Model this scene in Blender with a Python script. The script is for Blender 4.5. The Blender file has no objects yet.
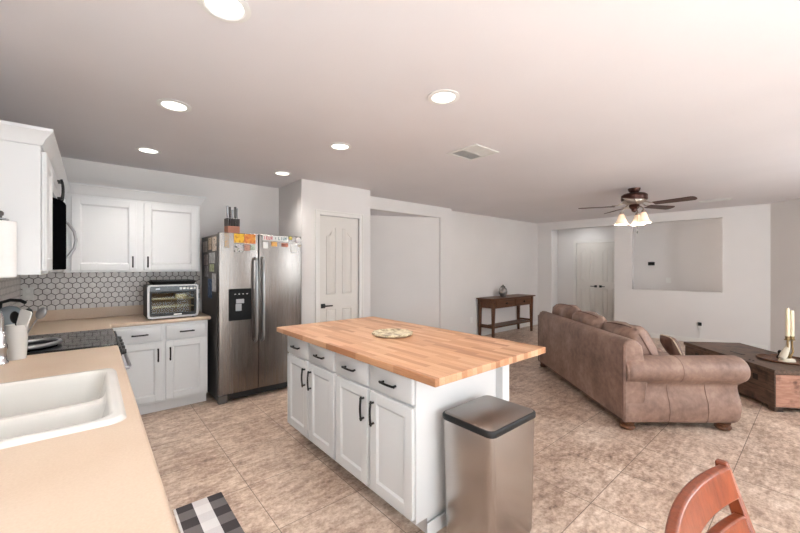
import bpy, bmesh, math, random
from math import pi, sin, cos, radians as R
from mathutils import Vector, Matrix
random.seed(7)
S = bpy.context.scene
col = S.collection

# ------------------------------------------------------------------ camera
cd = bpy.data.cameras.new('camera'); cam = bpy.data.objects.new('camera', cd); col.objects.link(cam)
cam.location = (0, 0, 1.435); cam.rotation_euler = (pi/2, 0, R(-40.5))
cd.sensor_width = 36; cd.lens = 360/800*36; cd.clip_start = .05
S.camera = cam
# ------------------------------------------------------------------ world, daylight, exposure
W = bpy.data.worlds.new('world'); S.world = W; W.use_nodes = True
W.node_tree.nodes['Background'].inputs[0].default_value = (.95, .98, 1, 1)
W.node_tree.nodes['Background'].inputs[1].default_value = 1.0
S.view_settings.view_transform = 'Standard'; S.view_settings.look = 'None'
S.view_settings.exposure = 0.2; S.view_settings.gamma = 1; S.view_settings.use_curve_mapping = False
def area(name, loc, rot, sx, sy, power, color=(1, 1, 1)):
    l = bpy.data.lights.new(name, 'AREA'); l.shape = 'RECTANGLE'; l.size = sx; l.size_y = sy
    l.energy = power; l.color = color
    o = bpy.data.objects.new(name, l); o.location = loc; o.rotation_euler = rot; col.objects.link(o)
    return o
DAY = (.84, .94, 1.0)
area('daylight_patio_door', (1.07, -2.32, 1.25), (pi/2, 0, 0), 2.7, 2.2, 58, DAY)
area('daylight_dining_window', (5.3, -2.32, 1.6), (pi/2, 0, 0), .7, .9, 60, DAY)
area('daylight_sink_window', (-.50, .75, 1.6), (pi/2, 0, -pi/2), 1.3, 1.0, 6.5, DAY)
area('entry_hall_fill', (9.2, -.6, 1.5), (pi/2, 0, 0),   .9, 1.8, 4, DAY)  # added fill light to brighten the hall, no window behind it
area('hall_ceiling_lamp', (9.1, 3.9, 2.46), (0, 0, 0), .3, .3, 4.5, (.93, .98, 1))
sl = bpy.data.lights.new('sun', 'SUN'); sl.energy = 128; sl.angle = R(.6); sl.color = (.73, .875, 1.0)
so = bpy.data.objects.new('sun', sl); so.rotation_euler = Vector((-.3, .5, -.8)).to_track_quat('-Z', 'Y').to_euler(); col.objects.link(so)

# ------------------------------------------------------------------ materials
def nt(name):
    m = bpy.data.materials.new(name); m.use_nodes = True
    t = m.node_tree; return m, t, t.nodes['Principled BSDF']
def lin(c):
    return tuple(((x/255)/12.92 if x/255 <= .04045 else ((x/255+.055)/1.055)**2.4) for x in c) + (1,)
def pm(name, c, rough=.5, metal=0, **k):
    m, t, b = nt(name)
    b.inputs['Base Color'].default_value = lin(c); b.inputs['Roughness'].default_value = rough
    b.inputs['Metallic'].default_value = metal
    for a, v in k.items(): b.inputs[a.replace('_', ' ')].default_value = v
    # faint procedural variation so that no surface is perfectly uniform
    co = t.nodes.new('ShaderNodeTexCoord'); n = t.nodes.new('ShaderNodeTexNoise'); n.inputs['Scale'].default_value = 9
    t.links.new(co.outputs['Object'], n.inputs['Vector'])
    mr = t.nodes.new('ShaderNodeMapRange'); mr.inputs[3].default_value = max(0, rough-.05); mr.inputs[4].default_value = min(1, rough+.05)
    t.links.new(n.outputs[0], mr.inputs[0]); t.links.new(mr.outputs[0], b.inputs['Roughness'])
    return m
def noise(t, scale, detail=3, vec=None, rough=.55, mscale=None):
    n = t.nodes.new('ShaderNodeTexNoise'); n.inputs['Scale'].default_value = scale
    n.inputs['Detail'].default_value = detail; n.inputs['Roughness'].default_value = rough
    co = t.nodes.new('ShaderNodeTexCoord'); v = vec or co.outputs['Object']
    if mscale:
        mp = t.nodes.new('ShaderNodeMapping'); mp.inputs['Scale'].default_value = mscale
        t.links.new(v, mp.inputs['Vector']); v = mp.outputs[0]
    t.links.new(v, n.inputs['Vector']); return n
def ramp(t, src, stops):
    r = t.nodes.new('ShaderNodeValToRGB'); e = r.color_ramp.elements
    while len(e) < len(stops): e.new(.5)
    for i, (p, c) in enumerate(stops): e[i].position = p; e[i].color = lin(c)
    t.links.new(src, r.inputs[0]); return r
def mix(t, a, b, fac, mode='MIX'):
    m = t.nodes.new('ShaderNodeMix'); m.data_type = 'RGBA'; m.blend_type = mode
    for s, v in ((0, fac), (6, a), (7, b)):
        if hasattr(v, 'is_linked'): t.links.new(v, m.inputs[s])
        else: m.inputs[s].default_value = v
    return m.outputs[2]
def bump(t, b, src, strength, dist=.01):
    n = t.nodes.new('ShaderNodeBump'); n.inputs['Strength'].default_value = strength; n.inputs['Distance'].default_value = dist
    t.links.new(src, n.inputs['Height']); t.links.new(n.outputs[0], b.inputs['Normal'])

def plaster(name, c):
    m, t, b = nt(name)
    b.inputs['Roughness'].default_value = .7
    n = noise(t, 60, 4); n2 = noise(t, 1.3, 2)
    r = ramp(t, n2.outputs[0], [(.3, c), (.7, tuple(min(255, x+4) for x in c))])
    t.links.new(r.outputs[0], b.inputs['Base Color']); bump(t, b, n.outputs[0], .12, .004); return m
M = {}
M['wall'] = plaster('wall_paint', (223, 218, 215))
M['ceiling'] = plaster('ceiling_paint', (226, 221, 222))
M['cab'] = pm('white_cabinet_paint', (226, 226, 226), .35)
M['trim'] = pm('trim_paint', (230, 226, 221), .4)
M['door'] = pm('door_paint', (222, 216, 209), .45)
M['black'] = pm('black_metal', (30, 28, 28), .4, .3)
M['black_plastic'] = pm('black_plastic', (20, 20, 21), .5)
M['black_glass'] = pm('black_glass', (12, 12, 14), .08)
M['dark_void'] = pm('dark_recess', (38, 34, 32), .7)
M['chrome'] = pm('chrome', (215, 215, 218), .12, 1)
M['sink'] = pm('sink_composite', (226, 223, 217), .25)
M['plastic'] = pm('white_plastic', (232, 230, 226), .4)
M['paper'] = pm('paper_towel', (245, 243, 240), .9)
M['ceramic'] = pm('white_ceramic', (236, 233, 228), .25)
M['candle'] = pm('candle_wax', (232, 220, 190), .5, 0, Subsurface_Weight=.2)
M['brass'] = pm('antique_brass', (150, 128, 92), .35, 1)
M['bone'] = pm('weathered_cream', (200, 188, 168), .6)
M['kettle'] = pm('kettle_enamel', (150, 160, 166), .2)
M['grey_metal'] = pm('grey_metal', (170, 170, 172), .3, .8)
M['bronze'] = pm('fan_bronze', (70, 40, 32), .35, .6)
M['pewter'] = pm('fan_pewter', (176, 164, 152), .35, .7)
M['vent'] = pm('vent_paint', (222, 220, 216), .45)
M['vent_dark'] = pm('vent_duct', (168, 166, 163), .8)
M['rack'] = pm('oven_rack', (190, 175, 130), .3, .9)
M['oven_reflection_tone'] = pm('oven_reflection_tone', (176, 140, 84), .5)  # golden reflections of the room put into the cavity colour
M['knife_wood'] = pm('knife_block_wood', (176, 116, 92), .5)
M['fringe'] = pm('fringe', (214, 196, 172), .9)
M['vase'] = pm('mercury_glass', (150, 145, 142), .25, .6)
M['toaster_metal'] = pm('toaster_metal', (150, 147, 145), .38, .9)
M['microwave_glass'] = pm('microwave_glass', (10, 10, 12), .2, 0, Specular_IOR_Level=.0, IOR=1.02)
M['dispenser'] = pm('dispenser_black', (10, 10, 11), .5, 0, Specular_IOR_Level=.2)
M['frame'] = pm('window_frame', (235, 235, 232), .4)

def emit(name, c, s):
    m = bpy.data.materials.new(name); m.use_nodes = True; t = m.node_tree
    t.nodes.clear(); o = t.nodes.new('ShaderNodeOutputMaterial'); e = t.nodes.new('ShaderNodeEmission')
    e.inputs[0].default_value = lin(c); e.inputs[1].default_value = s; t.links.new(e.outputs[0], o.inputs[0]); return m
M['lens'] = emit('downlight_lens', (255, 250, 240), 3.0)
M['shade'] = pm('frosted_glass_shade', (250, 232, 214), .5, 0, Emission_Color=lin((255, 214, 170)), Emission_Strength=.45)

def glass(name, alpha=.15):
    m, t, b = nt(name); b.inputs['Base Color'].default_value = (.9, .95, .95, 1)
    b.inputs['Roughness'].default_value = .03; b.inputs['Alpha'].default_value = alpha; return m
M['glass'] = glass('window_glass')
M['oven_glass'] = glass('oven_door_glass', .3); M['oven_glass'].node_tree.nodes['Principled BSDF'].inputs['Base Color'].default_value = (.03, .02, .012, 1)

def floor_mat():
    m, t, b = nt('stone_look_floor_tile')
    co = t.nodes.new('ShaderNodeTexCoord'); mp = t.nodes.new('ShaderNodeMapping')
    mp.inputs['Location'].default_value = (-.775+.508*20, -1.925+.508*20, 0)
    t.links.new(co.outputs['Object'], mp.inputs['Vector'])
    br = t.nodes.new('ShaderNodeTexBrick'); br.offset = 0; br.squash = 1
    br.inputs['Scale'].default_value = 1; br.inputs['Brick Width'].default_value = .508; br.inputs['Row Height'].default_value = .508
    br.inputs['Mortar Size'].default_value = .0022; br.inputs['Mortar Smooth'].default_value = .3; br.inputs['Bias'].default_value = 0
    br.inputs['Color1'].default_value = (.42, .42, .42, 1); br.inputs['Color2'].default_value = (.58, .58, .58, 1); br.inputs['Mortar'].default_value = (.5, .5, .5, 1)
    t.links.new(mp.outputs[0], br.inputs['Vector'])
    n1 = noise(t, 2.6, 6, rough=.62); n2 = noise(t, 16, 8, rough=.75); n3 = noise(t, 42, 4, rough=.7)
    # streaky veins
    n4 = noise(t, 9, 5, rough=.7, mscale=(1, 2.2, 1))
    a = mix(t, n1.outputs[0], n2.outputs[0], .5); a = mix(t, a, n4.outputs[0], .4); a = mix(t, a, n3.outputs[0], .22)
    a = mix(t, a, br.outputs[0], .12)
    r = ramp(t, a, [(.40, (118, 94, 80)), (.465, (170, 144, 126)), (.525, (206, 183, 164)), (.585, (232, 216, 202))])
    c = mix(t, r.outputs[0], lin((104, 88, 78)), br.outputs['Fac'])
    t.links.new(c, b.inputs['Base Color'])
    rr = t.nodes.new('ShaderNodeMapRange'); rr.inputs[3].default_value = .3; rr.inputs[4].default_value = .5
    t.links.new(n2.outputs[0], rr.inputs[0]); t.links.new(rr.outputs[0], b.inputs['Roughness'])
    iv = t.nodes.new('ShaderNodeMath'); iv.operation = 'SUBTRACT'; iv.inputs[0].default_value = 1; t.links.new(br.outputs['Fac'], iv.inputs[1])
    ad = t.nodes.new('ShaderNodeMath'); ad.operation = 'MULTIPLY_ADD'; ad.inputs[1].default_value = .12
    t.links.new(n2.outputs[0], ad.inputs[0]); t.links.new(iv.outputs[0], ad.inputs[2])
    bump(t, b, ad.outputs[0], .35, .003)
    return m
M['floor'] = floor_mat()

def laminate():
    m, t, b = nt('beige_laminate')
    n = noise(t, 160, 3); n2 = noise(t, 3, 3)
    a = mix(t, n.outputs[0], n2.outputs[0], .5)
    r = ramp(t, a, [(.35, (203, 178, 154)), (.65, (214, 192, 170))])
    t.links.new(r.outputs[0], b.inputs['Base Color']); b.inputs['Roughness'].default_value = .38; return m
M['laminate'] = laminate()

def butcher():
    m, t, b = nt('butcher_block')
    co = t.nodes.new('ShaderNodeTexCoord'); sp = t.nodes.new('ShaderNodeSeparateXYZ'); t.links.new(co.outputs['Object'], sp.inputs[0])
    cb = t.nodes.new('ShaderNodeCombineXYZ')
    ax = t.nodes.new('ShaderNodeMath'); ax.operation = 'ADD'; ax.inputs[1].default_value = 10.0; t.links.new(sp.outputs['X'], ax.inputs[0])
    ay = t.nodes.new('ShaderNodeMath'); ay.operation = 'ADD'; ay.inputs[1].default_value = 10.0; t.links.new(sp.outputs['Y'], ay.inputs[0])
    t.links.new(ay.outputs[0], cb.inputs['X']); t.links.new(ax.outputs[0], cb.inputs['Y'])
    br = t.nodes.new('ShaderNodeTexBrick'); br.offset = .37; br.offset_frequency = 2; br.squash = 1.0
    br.inputs['Scale'].default_value = 1; br.inputs['Brick Width'].default_value = .36; br.inputs['Row Height'].default_value = .041
    br.inputs['Mortar Size'].default_value = .0006; br.inputs['Bias'].default_value = 0
    br.inputs['Color1'].default_value = (0, 0, 0, 1); br.inputs['Color2'].default_value = (1, 1, 1, 1); br.inputs['Mortar'].default_value = (.1, .1, .1, 1)
    t.links.new(cb.outputs[0], br.inputs['Vector'])
    g = noise(t, 10, 6, rough=.65, mscale=(14, 1.0, 14))
    a = mix(t, br.outputs[0], g.outputs[0], .42)
    r = ramp(t, a, [(.12, (156, 102, 68)), (.4, (192, 140, 102)), (.6, (206, 158, 121)), (.88, (222, 182, 148))])
    t.links.new(r.outputs[0], b.inputs['Base Color']); b.inputs['Roughness'].default_value = .36; return m
M['butcher'] = butcher()

def wood(name, c0, c1, sc=(1, 10, 10), rough=.45, blotch=None):
    m, t, b = nt(name)
    g = noise(t, 5, 6, rough=.65, mscale=sc)
    r = ramp(t, g.outputs[0], [(.3, c0), (.7, c1)])
    out = r.outputs[0]
    if blotch:
        n = noise(t, 7, 4); rr = ramp(t, n.outputs[0], [(.52, (0, 0, 0)), (.66, (255, 255, 255))])
        out = mix(t, out, lin(blotch), rr.outputs[0])
    t.links.new(out, b.inputs['Base Color']); b.inputs['Roughness'].default_value = rough; bump(t, b, g.outputs[0], .15, .004); return m
M['console'] = wood('walnut_console', (64, 36, 22), (112, 70, 42))
M['chair'] = wood('cherry_wood', (104, 46, 23), (144, 70, 38), (8, 8, 1.5), .3)
M['blade'] = wood('fan_blade_walnut', (58, 36, 30), (88, 58, 48), (1, 8, 8))
M['chest_top'] = wood('weathered_dark_wood', (52, 38, 30), (108, 84, 68), (1.2, 9, 9), .5, (44, 32, 26))
M['chest_end'] = wood('weathered_red_wood', (140, 96, 78), (186, 140, 118), (9, 1.2, 9), .55, (96, 64, 52))

def leather(name, stops):
    m, t, b = nt(name)
    n = noise(t, 3.2, 5, rough=.6); n2 = noise(t, 120, 3); n3 = noise(t, 22, 4)
    a = mix(t, n.outputs[0], n3.outputs[0], .3)
    r = ramp(t, a, stops)
    t.links.new(r.outputs[0], b.inputs['Base Color']); b.inputs['Roughness'].default_value = .5
    bump(t, b, n2.outputs[0], .2, .003); return m
M['leather'] = leather('distressed_brown_leather', [(.36, (112, 86, 74)), (.52, (142, 113, 99)), (.66, (166, 139, 123))])
M['leather_dark'] = leather('dark_brown_leather', [(.36, (92, 66, 56)), (.6, (126, 94, 80))])

def steel(name, c, axis, rough=.3):
    m, t, b = nt(name)
    sc = [140, 140, 140]; sc[axis] = .6
    g = noise(t, 4, 3, mscale=tuple(sc)); n = noise(t, 1.2, 2)
    r = ramp(t, g.outputs[0], [(.3, tuple(x-4 for x in c)), (.7, tuple(x+3 for x in c))])
    t.links.new(r.outputs[0], b.inputs['Base Color']); b.inputs['Metallic'].default_value = 1
    mr = t.nodes.new('ShaderNodeMapRange'); mr.inputs[3].default_value = rough-.01; mr.inputs[4].default_value = rough+.015
    t.links.new(g.outputs[0], mr.inputs[0]); t.links.new(mr.outputs[0], b.inputs['Roughness'])
    b.inputs['Anisotropic'].default_value = .5
    bump(t, b, n.outputs[0], .06, .05); return m
M['steel'] = steel('brushed_stainless', (188, 183, 179), 2, .26)
M['fridge_steel'] = steel('fridge_stainless', (126, 119, 114), 2, .27)
M['steel_lid'] = steel('brushed_stainless_lid', (150, 143, 138), 0, .35)
M['steel_side'] = pm('fridge_side_grey', (92, 88, 86), .45, .4)

def hex_mat(name, hz='X'):
    m, t, b = nt(name); w = .060
    co = t.nodes.new('ShaderNodeTexCoord'); sp = t.nodes.new('ShaderNodeSeparateXYZ'); t.links.new(co.outputs['Object'], sp.inputs[0])
    def mth(op, a, c=None):
        n = t.nodes.new('ShaderNodeMath'); n.operation = op
        for i, v in enumerate((a, c)):
            if v is None: continue
            if hasattr(v, 'is_linked'): t.links.new(v, n.inputs[i])
            else: n.inputs[i].default_value = v
        return n.outputs[0]
    px = mth('ADD', mth('DIVIDE', sp.outputs[hz], w), 200); py = mth('ADD', mth('DIVIDE', sp.outputs['Z'], w), 200*1.7320508)
    s = 1.7320508
    ax = mth('SUBTRACT', mth('MODULO', px, 1.0), .5); ay = mth('SUBTRACT', mth('MODULO', py, s), s/2)
    bx = mth('SUBTRACT', mth('MODULO', mth('SUBTRACT', px, .5), 1.0), .5); by = mth('SUBTRACT', mth('MODULO', mth('SUBTRACT', py, s/2), s), s/2)
    la = mth('ADD', mth('MULTIPLY', ax, ax), mth('MULTIPLY', ay, ay)); lb = mth('ADD', mth('MULTIPLY', bx, bx), mth('MULTIPLY', by, by))
    def hd(x, y):
        x = mth('ABSOLUTE', x); y = mth('ABSOLUTE', y)
        return mth('MAXIMUM', x, mth('ADD', mth('MULTIPLY', x, .5), mth('MULTIPLY', y, .8660254)))
    ha, hb = hd(ax, ay), hd(bx, by)
    c = mth('LESS_THAN', la, lb)
    h = mth('ADD', mth('MULTIPLY', c, ha), mth('MULTIPLY', mth('SUBTRACT', 1.0, c), hb))
    mr = t.nodes.new('ShaderNodeMapRange'); mr.interpolation_type = 'SMOOTHSTEP'
    mr.inputs[1].default_value = .425; mr.inputs[2].default_value = .47; t.links.new(h, mr.inputs[0])
    n = noise(t, 14, 3)
    r = ramp(t, n.outputs[0], [(.35, (208, 201, 197)), (.65, (224, 219, 215))])
    cc = mix(t, r.outputs[0], lin((92, 84, 80)), mr.outputs[0])
    t.links.new(cc, b.inputs['Base Color']); b.inputs['Roughness'].default_value = .3
    iv = mth('SUBTRACT', 1.0, mr.outputs[0]); bump(t, b, iv, .4, .003); return m
M['hex'] = hex_mat('hexagon_backsplash'); M['hex_side'] = hex_mat('hexagon_backsplash_side', 'Y')

def plaid():
    m, t, b = nt('buffalo_plaid_weave')
    co = t.nodes.new('ShaderNodeTexCoord'); sp = t.nodes.new('ShaderNodeSeparateXYZ'); t.links.new(co.outputs['Object'], sp.inputs[0])
    def stripe(sock, w, off):
        a = t.nodes.new('ShaderNodeMath'); a.operation = 'MULTIPLY_ADD'; a.inputs[1].default_value = 1/(2*w); a.inputs[2].default_value = 50+off
        t.links.new(sock, a.inputs[0]); f = t.nodes.new('ShaderNodeMath'); f.operation = 'FRACT'; t.links.new(a.outputs[0], f.inputs[0])
        g = t.nodes.new('ShaderNodeMath'); g.operation = 'GREATER_THAN'; g.inputs[1].default_value = .5; t.links.new(f.outputs[0], g.inputs[0]); return g.outputs[0]
    cx = stripe(sp.outputs['X'], .083, 0); cy = stripe(sp.outputs['Y'], .083, 0)
    n = noise(t, 160, 2)
    dark = mix(t, lin((66, 60, 62)), lin((112, 106, 106)), cy)
    light = mix(t, lin((214, 210, 210)), lin((226, 223, 222)), cy)
    c = mix(t, dark, light, cx); c = mix(t, c, n.outputs[0], .12, 'OVERLAY')
    t.links.new(c, b.inputs['Base Color']); b.inputs['Roughness'].default_value = .95; bump(t, b, n.outputs[0], .5, .003); return m
M['plaid'] = plaid()
def stone():
    m, t, b = nt('carved_stone'); n = noise(t, 26, 5)
    r = ramp(t, n.outputs[0], [(.38, (142, 126, 106)), (.5, (196, 182, 152)), (.62, (226, 216, 190))])
    t.links.new(r.outputs[0], b.inputs['Base Color']); b.inputs['Roughness'].default_value = .5; bump(t, b, n.outputs[0], .5, .01); return m
M['stone'] = stone()
def picture(name, cols, sc=30):
    m, t, b = nt(name); n = noise(t, sc, 2)
    st = [(.3+.4*i/(max(1, len(cols)-1)), c) for i, c in enumerate(cols)]
    r = ramp(t, n.outputs[0], st); r.color_ramp.interpolation = 'CONSTANT' if len(cols) > 3 else 'LINEAR'
    t.links.new(r.outputs[0], b.inputs['Base Color']); b.inputs['Roughness'].default_value = .5; return m

# ------------------------------------------------------------------ mesh building
class MB:
    def __init__(s): s.bm = bmesh.new()
    def poly(s, faces):
        for f in faces:
            s.bm.faces.new([s.bm.verts.new(p) for p in f])
    def box(s, x0, x1, y0, y1, z0, z1):
        v = [s.bm.verts.new(p) for p in ((x0, y0, z0), (x1, y0, z0), (x1, y1, z0), (x0, y1, z0), (x0, y0, z1), (x1, y0, z1), (x1, y1, z1), (x0, y1, z1))]
        for f in ((0, 3, 2, 1), (4, 5, 6, 7), (0, 1, 5, 4), (1, 2, 6, 5), (2, 3, 7, 6), (3, 0, 4, 7)): s.bm.faces.new([v[i] for i in f])
        return s
    def loft(s, rings, cap=True, closed=True):
        vs = [[s.bm.verts.new(p) for p in r] for r in rings]; n = len(rings[0])
        for a, b in zip(vs, vs[1:]):
            for i in range(n if closed else n-1): s.bm.faces.new((a[i], a[(i+1) % n], b[(i+1) % n], b[i]))
        if cap: s.bm.faces.new(vs[0][::-1]); s.bm.faces.new(vs[-1])
        return s
    def prism(s, pts, a0, a1, axis='z'):
        f = {'z': lambda p, a: (p[0], p[1], a), 'y': lambda p, a: (p[0], a, p[1]), 'x': lambda p, a: (a, p[0], p[1])}[axis]
        return s.loft([[f(p, a0) for p in pts], [f(p, a1) for p in pts]])
    def lathe(s, prof, c=(0, 0, 0), n=24, axis='z', cap=True):
        rings = []
        for r, h in prof:
            r = max(r, .0004); ring = []
            for i in range(n):
                a = 2*pi*i/n; u, v = r*cos(a), r*sin(a)
                p = {'z': (u, v, h), 'y': (u, h, -v), 'x': (h, u, v)}[axis]
                ring.append((c[0]+p[0], c[1]+p[1], c[2]+p[2]))
            rings.append(ring)
        return s.loft(rings, cap)
    def tube(s, path, r, n=10, cap=True):
        P = [Vector(p) for p in path]; rs = r if isinstance(r, (list, tuple)) else [r]*len(P)
        up = None; rings = []
        for i, p in enumerate(P):
            t = (P[min(i+1, len(P)-1)]-P[max(i-1, 0)]).normalized()
            if up is None:
                up = Vector((0, 0, 1)) if abs(t.z) < .9 else Vector((1, 0, 0))
            up = (up-t*up.dot(t)).normalized(); sd = t.cross(up)
            rings.append([tuple(p+(up*cos(2*pi*k/n)+sd*sin(2*pi*k/n))*rs[i]) for k in range(n)])
        return s.loft(rings, cap)
    def ring(s, c, Rr, r, n=40, m=8, sx=1, sy=1):
        V = [[s.bm.verts.new((c[0]+(Rr+r*cos(2*pi*j/m))*cos(2*pi*i/n)*sx, c[1]+(Rr+r*cos(2*pi*j/m))*sin(2*pi*i/n)*sy, c[2]+r*sin(2*pi*j/m))) for j in range(m)] for i in range(n)]
        for i in range(n):
            for j in range(m): s.bm.faces.new((V[i][j], V[(i+1) % n][j], V[(i+1) % n][(j+1) % m], V[i][(j+1) % m]))
        return s
    def ell(s, c, rx, ry, rz, n=20, m=12):
        prof = [(sin(pi*i/m), -cos(pi*i/m)) for i in range(m+1)]
        rings = [[(c[0]+rx*max(r, .01)*cos(2*pi*k/n), c[1]+ry*max(r, .01)*sin(2*pi*k/n), c[2]+rz*h) for k in range(n)] for r, h in prof]
        return s.loft(rings)
    def pillow(s, w, h, t, mat=None, n=14, p=3.2, wob=0, seed=0, lo=.12):
        rnd = random.Random(seed); ph = [rnd.uniform(0, 6) for _ in range(4)]
        mat = mat or Matrix()
        def pt(i, j, sg):
            a, b = -1+2*i/n, -1+2*j/n
            e = max(0, (1-abs(a)**p)*(1-abs(b)**p))**.5
            z = sg*t/2*(lo+(1-lo)*e) if 0 < i < n and 0 < j < n else 0
            k = 1-.05*(1-abs(a)**2)*0
            x, y = a*w/2*(1-.06*b*b), b*h/2*(1-.06*a*a)
            z += wob*(sin(3.1*a+ph[0])*cos(2.7*b+ph[1])+.5*sin(7*a+ph[2]+3*b))*e
            return mat @ Vector((x, y, z))
        top = [[s.bm.verts.new(pt(i, j, 1)) for j in range(n+1)] for i in range(n+1)]
        bot = [[top[i][j] if i in (0, n) or j in (0, n) else s.bm.verts.new(pt(i, j, -1)) for j in range(n+1)] for i in range(n+1)]
        for i in range(n):
            for j in range(n):
                s.bm.faces.new((top[i][j], top[i+1][j], top[i+1][j+1], top[i][j+1]))
                s.bm.faces.new((bot[i][j], bot[i][j+1], bot[i+1][j+1], bot[i+1][j]))
        return s
    def rim(s, w, h, r, mat, n=48, p=8):
        path = []
        for i in range(n+1):
            a = 2*pi*i/n; c, d = cos(a), sin(a); k = (abs(c)**p+abs(d)**p)**(-1/p)
            x, y = c*k, d*k
            path.append(mat @ Vector((x*w/2*(1-.06*y*y), y*h/2*(1-.06*x*x), 0)))
        return s.tube(path, r, 6)
    def xf(s, m):
        bmesh.ops.transform(s.bm, matrix=m, verts=s.bm.verts); return s
    def build(s, name, mat, parent=None, loc=(0, 0, 0), rot=(0, 0, 0), bev=0, seg=2, ang=38, smooth=True):
        bmesh.ops.recalc_face_normals(s.bm, faces=s.bm.faces)
        me = bpy.data.meshes.new(name); s.bm.to_mesh(me); s.bm.free()
        if smooth:
            me.polygons.foreach_set('use_smooth', [True]*len(me.polygons)); me.set_sharp_from_angle(angle=R(ang))
        me.materials.append(mat)
        o = bpy.data.objects.new(name, me); col.objects.link(o); o.parent = parent
        o.location = loc; o.rotation_euler = rot
        if bev:
            b = o.modifiers.new('bevel', 'BEVEL'); b.width = bev; b.segments = seg; b.limit_method = 'ANGLE'; b.angle_limit = R(40)
        return o
def box(*a): return MB().box(*a)
def thing(name, label, cat, loc=(0, 0, 0), rz=0, group=None):
    o = bpy.data.objects.new(name, None); col.objects.link(o); o.location = loc; o.rotation_euler = (0, 0, rz)
    o.empty_display_size = .1; return tag(o, label, cat, group)
def tag(o, label, cat, group=None):
    o['label'] = label; o['category'] = cat
    if group: o['group'] = group
    return o
def struct(o): o['kind'] = 'structure'; return o
def arc(c, r, a0, a1, n=8): return [(c[0]+r*cos(R(a0+(a1-a0)*i/n)), c[1]+r*sin(R(a0+(a1-a0)*i/n))) for i in range(n+1)]
def rrect(x0, x1, y0, y1, r, n=5):
    return arc((x1-r, y0+r), r, -90, 0, n)+arc((x1-r, y1-r), r, 0, 90, n)+arc((x0+r, y1-r), r, 90, 180, n)+arc((x0+r, y0+r), r, 180, 270, n)

# ================================================================== STRUCTURE
CH = 2.5
struct(box(-.64, 10.0, -2.55, 5.8, -.1, 0).build('floor', M['floor'], smooth=False))
struct(box(-.64, 10.0, -2.55, 5.8, CH, CH+.1).build('ceiling', M['ceiling'], smooth=False))
# left wall, with the window over the sink
w = MB(); X0, X1 = -.64, -.52
w.box(X0, X1, -2.4, .1, 0, CH).box(X0, X1, 1.4, 4.92, 0, CH).box(X0, X1, .1, 1.4, 0, 1.1).box(X0, X1, .1, 1.4, 2.1, CH)
struct(w.build('wall_left', M['wall'], smooth=False))
def window(name, frame_boxes, glass_box):
    f = MB()
    for b in frame_boxes: f.box(*b)
    o = struct(f.build(name, M['frame'], bev=.004)); box(*glass_box).build('pane', M['glass'], o)
window('window_1', [(-.63, -.57, .1, .15, 1.1, 2.1), (-.63, -.57, 1.35, 1.4, 1.1, 2.1), (-.63, -.57, .15, 1.35, 1.1, 1.15), (-.63, -.57, .15, 1.35, 2.05, 2.1), (-.63, -.57, .73, .77, 1.15, 2.05)], (-.602, -.598, .15, 1.35, 1.15, 2.05))
struct(box(-.52, 1.93, 4.8, 4.92, 0, CH).build('wall_back', M['wall'], smooth=False))
# pantry block (fridge side, front with door opening, right side)
w = MB(); w.box(1.93, 2.03, 4.2, 4.92, 0, CH)
w.box(1.93, 2.16, 4.1, 4.2, 0, CH).box(2.768, 2.957, 4.1, 4.2, 0, CH).box(2.16, 2.768, 4.1, 4.2, 2.09, CH).box(2.857, 2.957, 4.2, 5.6, 0, CH)
struct(w.build('wall_pantry', M['wall'], smooth=False))
# header wall over the alcove and its right pier
w = MB(); w.box(2.957, 4.737, 4.43, 4.55, 2.31, CH).box(4.737, 5.03, 4.43, 4.70, 0, CH)
struct(w.build('wall_alcove_front', M['wall'], smooth=False))
w = MB(); w.prism([(4.737, 4.46), (4.737, 4.60), (2.957, 5.47), (2.957, 5.33)], 0, 2.31)
struct(w.build('wall_alcove_back', M['wall'], smooth=False))
struct(MB().prism([(2.957, 4.55), (4.737, 4.55), (4.737, 4.6), (2.957, 5.6)], 2.31, 2.40).build('ceiling_alcove', M['ceiling'], smooth=False))
struct(box(5.03, 8.42, 4.58, 4.70, 0, CH).build('wall_living_left', M['wall'], smooth=False))
# far wall, slightly skew, with hall opening and cut-out niche
P0 = Vector((8.4, 4.58, 0)); P1 = Vector((8.72, .56, 0)); dv = (P1-P0).normalized(); far_rot = math.atan2(dv.y, dv.x)
w = MB(); Y1 = .13
for b in ((-.12, .347, 0, CH), (.347, 1.695, 2.322, CH), (1.695, 2.018, 0, CH), (2.018, 3.427, 0, .96), (2.018, 3.427, 2.325, CH), (3.427, 4.033, 0, CH)):
    w.box(b[0], b[1], 0, Y1, b[2], b[3])
struct(w.build('wall_far', M['wall'], loc=P0, rot=(0, 0, far_rot), smooth=False))
# 45 degree wall at the right, rear wall with patio door and window
struct(box(-.05, 4.2, 0, .12, 0, CH).build('wall_right', M['wall'], loc=(8.72, .56, 0), rot=(0, 0, R(-135)), smooth=False))
w = MB()
for b in ((-.64, -.3, 0, CH), (-.3, 2.45, 2.35, CH), (2.45, 4.9, 0, CH), (4.9, 5.65, 0, 1.1), (4.9, 5.65, 2.1, CH), (5.65, 5.9, 0, CH)): w.box(b[0], b[1], -2.52, -2.40, b[2], b[3])
struct(w.build('wall_rear', M['wall'], smooth=False))
window('window_2', [(-.3, -.23, -2.5, -2.42, 0, 2.35), (2.38, 2.45, -2.5, -2.42, 0, 2.35), (1.03, 1.11, -2.5, -2.42, 0, 2.35), (-.23, 1.03, -2.5, -2.42, 0, .08), (1.11, 2.38, -2.5, -2.42, 0, .08), (-.23, 1.03, -2.5, -2.42, 2.27, 2.35), (1.11, 2.38, -2.5, -2.42, 2.27, 2.35)], (-.23, 2.38, -2.463, -2.457, .08, 2.27))
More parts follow.
